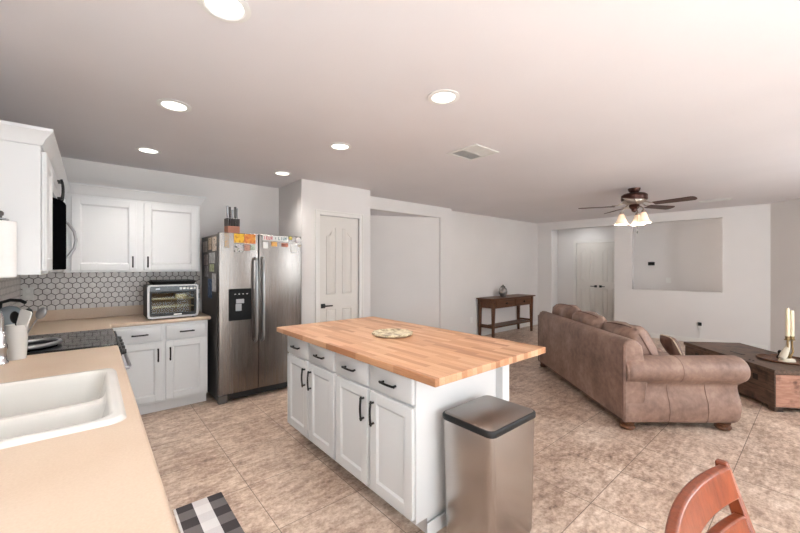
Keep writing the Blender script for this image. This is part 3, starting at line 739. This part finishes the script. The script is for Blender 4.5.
# left side of the fridge (x = .985): papers and photos
def side_item(name, y0, y1, z0, z1, mat, label, cat='photo'):
    o = box(-.004, 0, -(y1-y0)/2, (y1-y0)/2, -(z1-z0)/2, (z1-z0)/2).build(name, mat, loc=(.9838, (y0+y1)/2, (z0+z1)/2))
    tag(o, label, cat, 'things stuck on the refrigerator')
side_item('photo_print', 4.50, 4.69, 1.60, 1.72, P('photo_a', (120, 110, 104), (196, 188, 182), (150, 128, 118)), 'grey photo at the back of the fridge side, top row')
side_item('photo_print', 4.31, 4.43, 1.62, 1.75, P('photo_b', (110, 80, 60), (216, 196, 170), (180, 150, 120)), 'warm-toned photo in the middle of the fridge side, top row')
side_item('photo_print', 4.10, 4.26, 1.60, 1.75, P('photo_c', (60, 54, 50), (216, 200, 184), (200, 176, 150)), 'cream photo on the fridge side next to the door, top row')
side_item('photo_print', 4.47, 4.64, 1.45, 1.57, P('photo_d', (90, 60, 60), (190, 180, 178), (130, 90, 90)), 'reddish photo at the back of the fridge side, second row')
side_item('photo_print', 4.16, 4.40, 1.47, 1.585, P('photo_e', (150, 150, 150), (212, 210, 208)), 'pale photo near the door on the fridge side, second row')
side_item('greeting_card', 4.20, 4.38, 1.38, 1.46, P('card_f', (120, 140, 90), (190, 196, 150), (214, 210, 190)), 'green card on the fridge side below the pale photo', 'card')
side_item('photo_print', 4.45, 4.61, 1.32, 1.44, P('photo_g', (110, 104, 108), (190, 184, 184)), 'grey photo on the fridge side beside the green card')
side_item('calendar_page', 4.29, 4.45, 1.09, 1.30, P('calendar_h', (38, 54, 84), (60, 90, 130), (130, 150, 170)), 'blue hanging page on the fridge side', 'paper')
side_item('notepaper', 4.12, 4.27, 1.17, 1.36, P('note_i', (170, 168, 170), (222, 220, 218)), 'white paper beside the blue page on the fridge side', 'paper')
# knife block on the fridge
kb = thing('knife_block', 'wooden knife block standing on top of the fridge', 'knife block', (1.182, 4.26, 1.776), R(6))
m = MB(); m.box(-.064, .064, -.05, .06, 0, .105); m.build('block', M['knife_wood'], kb, bev=.004)
m = MB()
for xx in (-.0605, -.037, -.011, .018, .046, .060): m.box(xx-.0035, xx+.0035, -.05, .06, .1055, .19)
m.box(-.056, .056, .02, .06, .1055, .19); m.build('slots', M['steel_side'], kb, bev=.001)
for i, (x, hgt, wd, lab) in enumerate(((-.048, .335, .008, 'tall knife at the left of the knife block'), (-.024, .325, .008, 'second knife from the left in the knife block'), (.003, .295, .008, 'slim knife in the middle of the knife block'), (.032, .33, .009, 'thick-handled knife right of the middle one in the block'), (.053, .315, .005, 'rightmost knife in the knife block'))):
    kn = thing('knife', lab, 'knife', (1.182+x, 4.258, 1.884), R(6), 'knives in the block')
    box(-.001, .001, -.018, .012, 0, .09).build('blade', M['chrome'], kn)
    MB().loft([[(a, b, .0905) for a, b in rrect(-wd, wd, -.014, .010, .005)], [(a-.002, b, .15) for a, b in rrect(-wd, wd, -.014, .010, .005)], [(a-.004, b-.004, hgt-.115) for a, b in rrect(-wd*1.1, wd*1.1, -.016, .012, .005)]]).build('handle', M['grey_metal'] if i % 2 == 0 else M['steel_side'], kn, bev=.002)

# ================================================================== ISLAND
it = thing('kitchen_island', 'white kitchen island cabinet with four drawers and four doors', 'island', (1.273, 2.95, 0), -pi/2)
IL, ID = 1.59, .677
box(0, IL, 0, ID, .10, .872).build('carcass', M['cab'], it, bev=.002)
box(.05, IL-.012, .09, ID, 0, .0995).build('toe_kick', M['cab'], it)
box(.02, IL-.04, ID+.001, ID+.08, 0, .872).build('recess_panel', M['cab'], it)
box(0, IL+.012, ID+.081, ID+.158, 0, .872).build('back_panel', M['cab'], it, bev=.003)
m = MB(); m.box(IL+.0005, IL+.012, .07, ID, 0, .075); m.build('base_trim', M['cab'], it, bev=.003)
cwid = IL/4
for i in range(4):
    x0 = i*cwid+.018; ww = cwid-.030
    front(it, 'drawer', x0, .715, ww, .14, (ww/2, .07), False, .13)
    front(it, 'door', x0, .118, ww, .582, (ww-.035 if i % 2 == 0 else .035, .46), True, .145)
tp = tag(box(-.515, .515, -.945, .945, 0, .040).build('butcher_block_top', M['butcher'], loc=(1.72, 2.105, .8735), bev=.004), 'butcher block wood worktop of the kitchen island', 'worktop')
pl = tag(MB().loft([[((.125+.006*cos(12*a*2*pi/72))*k*cos(2*pi*a/72), (.125+.006*cos(12*a*2*pi/72))*k*sin(2*pi*a/72), z) for a in range(72)] for k, z in ((.9, 0), (1.12, .004), (1.22, .014), (1.2, .024), (1.05, .026), (.85, .019), (.3, .017), (.02, .02))]).build('trivet', M['stone'], loc=(1.735, 2.12, .914)), 'round carved cream stone trivet lying on the butcher block', 'trivet')
# ---- trash can
tc = thing('trash_can', 'tall rectangular stainless steel trash can beside the island', 'trash can', (1.605, 1.148, 0))
def rr3(x, y, r, z): return [(a, b, z) for a, b in rrect(-x, x, -y, y, r, 6)]
MB().loft([rr3(.180, .142, .035, .012), rr3(.190, .152, .035, .05), rr3(.203, .160, .035, .633)]).build('body', M['steel'], tc)
MB().loft([rr3(.176, .138, .03, 0), rr3(.180, .142, .03, .0115)]).build('base', M['black_plastic'], tc)
MB().loft([rr3(.206, .163, .037, .634), rr3(.208, .165, .038, .638), rr3(.208, .165, .038, .658), rr3(.204, .161, .035, .664), rr3(.199, .156, .032, .665)]).build('lid_rim', M['black_plastic'], tc)
MB().loft([rr3(.1985, .1555, .032, .6652), rr3(.195, .152, .03, .668)]).build('lid', M['steel_lid'], tc)
MB().box(-.07, .07, -.168, -.143, .004, .02).build('pedal', M['grey_metal'], tc, bev=.003)
# ---- mat
mt = tag(MB().prism(rrect(-.012, .249, -.40, .40, .006), 0, .007).build('floor_mat', M['plaid'], loc=(.372, 2.073, .0005), bev=.002), 'black and white buffalo plaid mat on the floor by the sink counter', 'mat')

# ================================================================== LIVING ROOM
# ---- console table
cs = thing('console_table', 'dark walnut console table with drawers against the living room wall', 'console table', (6.72, 4.36, 0))
TL, TD = .745, .19
box(-TL-.04, TL+.04, -TD-.035, TD+.012, .775, .80).build('table_top', M['console'], cs, bev=.005)
m = MB(); m.box(-TL+.03, TL-.03, -TD+.012, TD-.012, .60, .7745); m.build('apron', M['console'], cs, bev=.003)
for s in (-.5, .5):
    d = box(s*.66-.31, s*.66+.31, -TD-.004, -TD+.0115, .625, .755).build('drawer', M['console'], cs, bev=.004)
    MB().lathe([(.01, 0), (.01, -.012), (.022, -.022), (.024, -.03), (.012, -.038)], (s*.66, -TD-.004, .69), 16, 'y').build('knob', M['black'], d)
for a in (-1, 1):
    for b in (-1, 1):
        x, y = a*(TL-.03), b*(TD-.03)
        MB().loft([[(x+p*.020+a*.006, y+q*.020, 0) for p, q in ((-1, -1), (1, -1), (1, 1), (-1, 1))], [(x+p*.030, y+q*.030, .58) for p, q in ((-1, -1), (1, -1), (1, 1), (-1, 1))], [(x+p*.032, y+q*.032, .774) for p, q in ((-1, -1), (1, -1), (1, 1), (-1, 1))]]).build('leg', M['console'], cs, bev=.003)
box(-TL+.03, TL-.03, -TD+.05, TD-.05, .20, .23).build('shelf', M['console'], cs, bev=.003)
for a in (-1, 1): box(a*(TL-.03)-.016, a*(TL-.03)+.016, -TD+.05, TD-.05, .235, .27).build('stretcher', M['console'], cs, bev=.003)
vs = thing('vase', 'silvery grey egg-shaped jar standing on the console table', 'jar', (6.58, 4.36, .8005))
MB().lathe([(.0, 0), (.05, 0), (.055, .01), (.085, .07), (.09, .11), (.075, .165), (.045, .195), (.04, .20)], n=28).build('jar', M['vase'], vs)
MB().lathe([(.046, .2005), (.048, .21), (.03, .225), (.012, .232), (.014, .245), (.006, .252)], n=24).build('lid', M['steel_side'], vs)

# ---- sofa (local x along the back, -y to the front)
sf = thing('sofa', 'brown distressed leather rolled-arm sofa seen from behind', 'sofa', (3.61, 1.12, 0), R(48.2))
L = 1.95
MB().prism([(.02, .068), (L-.02, .068), (L-.02, .38), (.02, .38)], -.86, -.10, 'y').build('base', M['leather'], sf, bev=.02, seg=3)
bk = MB().prism([(.055, .068), (.062, .30), (.062, .735), (.045, .775), (0.01, .795), (-.05, .79), (-.10, .74), (-.15, .44), (-.10, .068)], -.055, L+.055, 'x')
bk = bk.build('back', M['leather'], sf, bev=.018, seg=3)
m = MB()
for xx in (-.052, L+.052): m.tube([(xx, .064, .08), (xx, .066, .4), (xx, .066, .735)], .006, 6)
m.tube([(-.05, .061, .082), (L+.05, .061, .082)], .006, 6); m.build('piping', M['leather_dark'], bk)
def arm(sg, x0):
    f = lambda p: (x0+sg*p[0], p[1])
    pr = [(.16, .068), (-.03, .068), (-.052, .10), (-.062, .17), (-.055, .24), (-.03, .31), (-.015, .37), (-.018, .40)]
    pr += arc((.028, .515), .120, 233, -45, 22)[0:]
    pr += [(.16, .40)]
    # front end swells and rounds off
    rings = []
    for y, k in ((.045, .97), (.035, .995), (.02, 1), (-.02, 1), (-.3, 1), (-.7, 1), (-.86, 1), (-.90, 1.0), (-.935, .97), (-.95, .90)):
        cx, cz = .05, .33
        rings.append([(f((cx+(a-cx)*k, 0))[0], y, cz+(b-cz)*k) for a, b in pr])
    a = MB().loft(rings).build('arm', M['leather'], sf, ang=50)
    # rolled top as its own upholstered sleeve with a seam
    m = MB(); rr = []
    for y, k in ((.04, .80), (.025, .97), (0, 1), (-.3, 1), (-.6, 1.0), (-.9, 1.03), (-.955, 1.02), (-.985, .93), (-.995, .72)):
        rr.append([(x0+sg*.024+.128*k*cos(2*pi*i/28), y, .522+.118*k*sin(2*pi*i/28)) for i in range(28)])
    m.loft(rr).build('arm_roll', M['leather'], a, ang=60)
    m = MB(); m.tube([(x0+sg*.0+sg*(q[0]-.003), yy, q[1]) for yy in (-.33,) for q in pr[1:8]], .0025, 6); m.tube([(x0+sg*(q[0]-.003), -.66, q[1]) for q in pr[1:8]], .0025, 6)
    m.tube([(x0+sg*.024+.1285*cos(t_), -.42, .522+.1185*sin(t_)) for t_ in [i*pi*2/28 for i in range(29)]], .0022, 6)
    m.build('seam', M['leather_dark'], a)
    return a
arm(1, 0); arm(-1, L)
for i in range(3):
    w3 = (L-.34)/3; cx = .17+w3*(i+.5)
    MB().pillow(w3*1.02, .72, .17, Matrix.Translation((cx, -.52, .455)), n=14, p=8, wob=.006, seed=i, lo=.55).build('seat_cushion', M['leather'], sf, ang=70)
for i in range(3):
    w3 = (L-.20)/3; cx = .10+w3*(i+.5)
    Mx = Matrix.Translation((cx, (-.265, -.205, -.185)[i], (.640, .660, .690)[i])) @ Matrix.Rotation(R((-27, -19, -14)[i]), 4, 'X') @ Matrix.Rotation(R((3, -2, 2)[i]), 4, 'Y') @ Matrix.Rotation(pi/2, 4, 'X')
    c = MB().pillow(w3*1.04, .50, .27, Mx, n=18, p=3.0, wob=.026, seed=20+i, lo=.22).build('back_cushion', M['leather'], sf, ang=70)
    MB().rim(w3*1.04, .50, .007, Mx).build('piping', M['leather_dark'], c)
for a in (0, L):
    for b in (0, -.83):
        MB().lathe([(.035, 0), (.052, .006), (.062, .022), (.060, .036), (.045, .044), (.042, .048), (.056, .054), (.058, .0675)], (a, b, 0), 20).build('foot', M['console'], sf)
# loose pillows
def sofa_pt(x, y, z): return sf.matrix_basis @ Vector((x, y, z))
def throw(label, mat, x, y, z, w_, t_, rx, rz, seed, fr=False):
    p = sofa_pt(x, y, z); t = thing('throw_pillow', label, 'pillow', p, R(48.2+rz))
    Mx = Matrix.Rotation(R(rx), 4, 'X') @ Matrix.Rotation(pi/2, 4, 'X')
    MB().pillow(w_, w_, t_, Mx, n=16, p=2.6, wob=.008, seed=seed).build('cover', mat, t, ang=70)
    MB().rim(w_, w_, .006 if fr else .005, Mx).build('fringe' if fr else 'piping', M['fringe'] if fr else M['leather_dark'], t)
sf.matrix_basis  # evaluated lazily
bpy.context.view_layer.update()
throw('dark brown throw pillow with pale fringe on the sofa seat behind the near arm', M['leather_dark'], .345, -.635, .65, .23, .10, -26, -8, 5, True)

# ---- chest coffee table
ch = thing('wooden_chest', 'weathered dark wooden chest used as a coffee table', 'chest', (5.10, .30, 0), R(42.2))
CL, CW = 1.34, .66
box(0, CL, -CW, 0, .045, .375).build('body', M['chest_top'], ch, bev=.006)
box(-.002, -.0005, -CW+.012, -.012, .055, .37).build('end_panel', M['chest_end'], ch)
box(-.012, CL+.012, -CW-.012, .012, .3755, .42).build('lid', M['chest_top'], ch, bev=.006)
m = MB()
for x in (.45, .9): m.box(x-.001, x+.001, .0001, .0015, .05, .37)
m.box(.0, CL, .0001, .0015, .205, .208); m.build('plank_joint', M['dark_void'], ch)
MB().ring((0, 0, 0), .045, .006, 24, 8).xf(Matrix.Translation((.62, .012, .20)) @ Matrix.Rotation(pi/2, 4, 'X')).build('handle_ring', M['black'], ch)
for a, b in ((.62, 0), (.22, 0), (1.1, 0)): box(a-.03, a+.03, .0016, .004, .26, .32).build('hinge_plate', M['black'], ch)
m = MB()
for a in (.05, .1): m.lathe([(.012, 0), (.006, .005)], (a+.3, -.08, .4205), 10)
m.box(.62, .80, -.2, -.17, .4205, .424); m.build('lid_strap', M['black'], ch)
for a in (.05, CL-.05):
    for b in (-.05, -CW+.05): box(a-.04, a+.04, b-.04, b+.04, 0, .0445).build('foot', M['chest_top'], ch, bev=.006)
bpy.context.view_layer.update()
def chest_pt(x, y, z): return ch.matrix_basis @ Vector((x, y, z))
ty = thing('round_tray', 'round dark wooden tray with a pale rim on the chest', 'tray', chest_pt(.41, -.425, .4205))
MB().lathe([(0, 0), (.208, 0), (.214, .006), (.0, .008)], n=48).build('base', M['console'], ty)
MB().ring((0, 0, .014), .214, .008, 56, 8).build('rim', M['console'], ty)
hp = chest_pt(.34, -.39, .429)
hd = thing('candle_holder', 'cream and brass candle holder on the round tray', 'candle holder', hp, R(-40.5))
MB().loft([[(a, b, 0) for a, b in rrect(-.075, .075, -.045, .045, .04)], [(a, b, .022) for a, b in rrect(-.068, .068, -.04, .04, .038)], [(a, b, .03) for a, b in rrect(-.05, .05, -.03, .03, .028)]]).build('base', M['bone'], hd)
MB().tube([(-.055, 0, .028), (-.03, 0, .07), (-.005, .005, .11), (.01, 0, .15), (.012, 0, .19), (.01, 0, .205)], [.03, .032, .028, .02, .016, .014], 14).build('figure', M['bone'], hd)
for sx_ in (-.002, .044):
    MB().tube([(.03, 0, .03), (sx_+.012, -.01, .10), (sx_, -.01, .17), (sx_, -.01, .225)], [.011, .008, .008, .009], 10).build('stem', M['brass'], hd)
    MB().lathe([(.01, .22), (.026, .226), (.027, .232), (.02, .236), (.02, .262), (.0235, .266)], (sx_, -.01, 0), 18).build('cup', M['brass'], hd)
for sx_, hgt, lab in ((-.002, .30, 'taller cream taper candle, left of the pair in the holder'), (.044, .275, 'shorter cream taper candle, right of the pair in the holder')):
    p = hd.matrix_basis @ Vector((0, 0, 0)); bpy.context.view_layer.update(); p = hd.matrix_basis @ Vector((sx_, -.01, .267))
    cn = thing('taper_candle', lab, 'candle', p, 0, 'taper candles on the chest')
    MB().lathe([(.0175, 0), (.017, hgt*.5), (.0155, hgt-.008), (.008, hgt)], n=18).build('wax', M['candle'], cn)
    MB().tube([(0, 0, hgt-.001), (.001, 0, hgt+.012)], .0015, 6).build('wick', M['black'], cn)
fgp = chest_pt(.47, -.43, .4295)
fg2 = thing('figurine', 'small dark figurine on the tray left of the candle holder', 'figurine', fgp)
MB().lathe([(0, 0), (.028, 0), (.03, .01), (.02, .03), (.014, .05), (.02, .065), (.012, .085), (0, .09)], n=18).build('body', M['black'], fg2)
MB().ell((.028, 0, .025), .02, .012, .012).build('tail', M['black'], fg2)

# ---- dining chair in the foreground
dc = thing('dining_chair', 'reddish cherry wood dining chair with curved back rails in the foreground', 'chair', (1.018, .192, 0), R(-2))
def post(sg):
    cx = .236*sg
    path = [(cx*1.10, -.14, 0, 1), (cx*1.06, -.165, .43, 1.2), (cx*1.03, -.105, .62, 1.1), (cx, -.018, .905, .85), (cx, -.013, .926, .7)]
    return MB().loft([[(x+a*.012, y+b*.017*k, z) for a, b in ((-1, -1), (1, -1), (1, 1), (-1, 1))] for x, y, z, k in path])
for sg in (-1, 1): post(sg).build('post', M['chair'], dc, bev=.004)
def rail(z0, z1, yc, bulge, arch, half=.224):
    rings = []
    for i in range(25):
        u = -1+2*i/24; x = u*half; y = yc+bulge*(1-u*u); dz = arch*(1-u*u); h = (z1-z0)*.28
        rings.append([(x, y-.011, z0+dz*.5), (x, y+.011, z0+dz*.5), (x, y+.011+h, z1+dz), (x, y-.011+h, z1+dz)])
    return MB().loft(rings)
rail(.85, .922, -.042, .030, .002).build('top_rail', M['chair'], dc, bev=.005)
rail(.742, .812, -.070, .030, .002).build('back_slat', M['chair'], dc, bev=.004)
MB().prism(rrect(-.225, .225, -.55, -.165, .03), .435, .462).build('seat', M['chair'], dc, bev=.006)
for sg in (-1, 1):
    MB().loft([[(sg*.195+a*.015, -.52+b*.015, 0) for a, b in ((-1, -1), (1, -1), (1, 1), (-1, 1))], [(sg*.195+a*.02, -.52+b*.02, .4345) for a, b in ((-1, -1), (1, -1), (1, 1), (-1, 1))]]).build('leg', M['chair'], dc, bev=.003)
    box(sg*.21-.01, sg*.21+.01, -.50, -.155, .2, .235).build('stretcher', M['chair'], dc, bev=.003)

# ---- ceiling fan
fan = thing('ceiling_fan', 'bronze five-blade ceiling fan with lit frosted shades', 'ceiling fan', (5.62, 1.66, 0))
MB().lathe([(.075, 2.4995), (.07, 2.47), (.045, 2.435), (.05, 2.43)], n=28).build('canopy', M['bronze'], fan)
MB().lathe([(.05, 2.43), (.13, 2.425), (.155, 2.405), (.158, 2.35), (.15, 2.335), (.10, 2.33)], n=36).build('motor', M['bronze'], fan)
MB().lathe([(.14, 2.334), (.135, 2.31), (.085, 2.285), (.07, 2.28)], n=36).build('lower_ring', M['pewter'], fan)
CA = R(-40.5)
for k in range(5):
    a = R(88+72*k)+CA
    Mx = Matrix.Rotation(a, 4, 'Z')
    ir = MB(); ir.tube([(.12, 0, 2.31), (.17, 0, 2.290), (.20, 0, 2.277)], .008, 8); ir.box(.195, .27, -.03, .03, 2.2745, 2.2785)
    ir.xf(Mx).build('blade_iron', M['pewter'], fan, bev=.001)
    pr = [(.235, -.052)]+arc((.635, -.014), .052, -80, 0, 5)+arc((.635, .014), .052, 0, 80, 5)+[(.235, .052)]
    bl = MB().prism(pr, -.004, .004).xf(Mx @ Matrix.Translation((0, 0, 2.265)) @ Matrix.Rotation(R(-12), 4, 'X'))
    bl.build('blade', M['blade'], fan, bev=.0015)
MB().lathe([(.06, 2.2795), (.065, 2.25), (.05, 2.225), (.035, 2.215), (.03, 2.19), (.012, 2.175)], n=28).build('light_fitter', M['bronze'], fan)
for ang in (-78, 42, 162):
    a = R(ang)+CA; c, s_ = cos(a), sin(a)
    am = MB().tube([(.045*c, .045*s_, 2.235), (.10*c, .10*s_, 2.24), (.14*c, .14*s_, 2.215), (.15*c, .15*s_, 2.18)], .008, 8); am.lathe([(.012, 2.19), (.026, 2.175), (.027, 2.15)], (.15*c, .15*s_, 0), 16)
    am = am.build('lamp_arm', M['pewter'], fan)
    MB().lathe([(.026, 2.149), (.034, 2.14), (.044, 2.10), (.060, 2.055), (.086, 2.015), (.088, 2.012), (.084, 2.014), (.058, 2.055), (.042, 2.10), (.03, 2.138)], (.15*c, .15*s_, 0), 24, cap=False).build('lamp_shade', M['shade'], am)
    l = bpy.data.lights.new('bulb', 'POINT'); l.energy = 8; l.color = (1, .86, .72); l.shadow_soft_size = .03
    lo = bpy.data.objects.new('bulb', l); col.objects.link(lo); lo.parent = fan; lo.location = (.15*c, .15*s_, 1.985)
MB().tube([(.02, -.03, 2.19), (.02, -.03, 1.93)], .0018, 6).lathe([(.004, 1.93), (.008, 1.90), (.006, 1.885)], (.02, -.03, 0), 8).build('pull_chain', M['black'], fan)

# ---- recessed downlights
labs = {(.41, 1.58): 'round recessed downlight nearest the camera, at the top edge of the photo', (.41, 2.775): 'recessed downlight on the left above the near end of the range',
        (.39, 4.0): 'recessed downlight at the far left, in front of the back uppers', (1.675, 1.54): 'recessed downlight over the near end of the island, left of the ceiling vent',
        (1.665, 2.765): 'recessed downlight over the far end of the island', (1.645, 3.99): 'recessed downlight in front of the pantry wall, above the fridge'}
for (x, y), lb in labs.items():
    t = thing('recessed_light', lb, 'ceiling light', (x, y, CH), 0, 'recessed downlights in the kitchen ceiling')
    MB().lathe([(.072, -.001), (.098, -.001), (.100, -.006), (.078, -.010), (.072, -.006), (.072, -.001)], n=40, cap=False).build('trim_ring', M['plastic'], t)
    MB().lathe([(.0, -.004), (.0715, -.004), (.0715, -.002), (0, -.002)], n=36).build('lens', M['lens'], t)
    l = bpy.data.lights.new('lamp', 'SPOT'); l.energy = 32; l.color = (1, .965, .92); l.spot_size = R(125); l.spot_blend = 1.0; l.shadow_soft_size = .07
    lo = bpy.data.objects.new('lamp', l); col.objects.link(lo); lo.parent = t; lo.location = (0, 0, -.03)
# ---- ceiling vents
vt = thing('ceiling_vent', 'square white louvred ceiling vent over the kitchen side', 'vent', (2.70, 2.115, CH))
m = MB(); q = .172
m.box(-q, q, -q, -q+.03, -.010, -.0005).box(-q, q, q-.03, q, -.010, -.0005).box(-q, -q+.03, -q+.03, q-.03, -.010, -.0005).box(q-.03, q, -q+.03, q-.03, -.010, -.0005); m.build('frame', M['vent'], vt, bev=.003)
box(-q+.03, q-.03, -q+.03, q-.03, -.002, -.0005).build('duct', M['vent_dark'], vt)
def louvre(x0, x1, y0, y1, t):      # thin tilted slat; t = (dx, dy) lean of its lower edge
    m = MB(); lo = [(x0, y0, -.0025), (x1, y0, -.0025), (x1, y1, -.0025), (x0, y1, -.0025)]
    m.loft([lo, [(a+t[0], b+t[1], -.0095) for a, b, c in lo]]); return m.build('slat', M['vent'], vt)
box(-.006, .006, -q+.03, 0, -.0098, -.0022).build('divider', M['vent'], vt); box(-q+.03, q-.03, -.004, .004, -.0098, -.0022).build('divider', M['vent'], vt)
for i in range(6):
    y = .018+.021*i; louvre(-q+.032, q-.032, y+.008, y+.010, (0, -.008))
    x = .012+.021*i
    louvre(-x-.014, -x-.012, -q+.032, -.006, (.012, 0)); louvre(x, x+.002, -q+.032, -.006, (.012, 0))
vt = thing('ceiling_vent', 'narrow white ceiling vent near the living room far wall', 'vent', (7.6, 1.11, CH))
m = MB(); a, b = .09, .2
m.box(-a, a, -b, -b+.02, -.010, -.0005).box(-a, a, b-.02, b, -.010, -.0005).box(-a, -a+.02, -b+.02, b-.02, -.010, -.0005).box(a-.02, a, -b+.02, b-.02, -.010, -.0005); m.build('frame', M['vent'], vt, bev=.003)
box(-a+.02, a-.02, -b+.02, b-.02, -.002, -.0005).build('duct', M['vent_dark'], vt)
m = MB()
for i in range(5): m.box(-.062+.028*i, -.050+.028*i, -b+.02, b-.02, -.009, -.003)
m.build('slat', M['vent'], vt)

# ---- wall plates and thermostat
def plate(label, loc, rz, w_=.072, h_=.116, kind='outlet', mat=None):
    t = thing('power_outlet' if kind == 'outlet' else 'light_switch', label, 'outlet' if kind == 'outlet' else 'switch', loc, rz)
    box(-w_/2, w_/2, -.006, -.0005, -h_/2, h_/2).build('cover_plate', mat or M['plastic'], t, bev=.002)
    if kind == 'outlet':
        for s in (-.027, .027): MB().prism(arc((0, s), .016, 0, 360, 16)[:-1], -.0085, -.006, 'y').build('socket', M['plastic'], t)
    else: box(-.016, .016, -.010, -.006, -.03, .03).build('rocker', M['plastic'], t, bev=.001)
    return t
plate('white double outlet on the hexagon tile at the back corner', (-.455, 4.788, 1.18), 0, mat=M['vent'])
plate('white outlet low on the living room wall left of the console table', (5.80, 4.58, .36), 0)
far = lambda s, y=0: P0+dv*s+Vector((dv.y, -dv.x, 0))*(-y)
nrm = Vector((dv.y, -dv.x, 0))
pp = far(3.113); pp.z = .335
plate('white outlet low on the far wall behind the chest', pp, far_rot)
pg = thing('power_plug', 'black power plug in the outlet on the far wall', 'plug', pp+nrm*.0087, far_rot)
MB().box(-.026, .026, -.045, 0, -.005, .055).build('plug_body', M['black_plastic'], pg, bev=.006)
MB().tube([(0, -.025, -.005), (0, -.026, -.05), (.002, -.02, -.15), (0, -.018, -.30)], .0035, 6).build('cord', M['plastic'], pg)
th = thing('thermostat', 'small dark thermostat on the hall wall seen through the wall cut-out', 'thermostat', (9.7, 2.52, 1.50), -pi/2)
MB().box(-.065, .065, -.018, -.0005, -.04, .04).build('housing', M['black_plastic'], th, bev=.008)
box(-.045, .045, -.0195, -.018, -.022, .022).build('screen', M['black_glass'], th)
plate('white light switch on the hall wall below the thermostat', (9.7, 2.20, 1.13), -pi/2, .09, .116, 'switch')
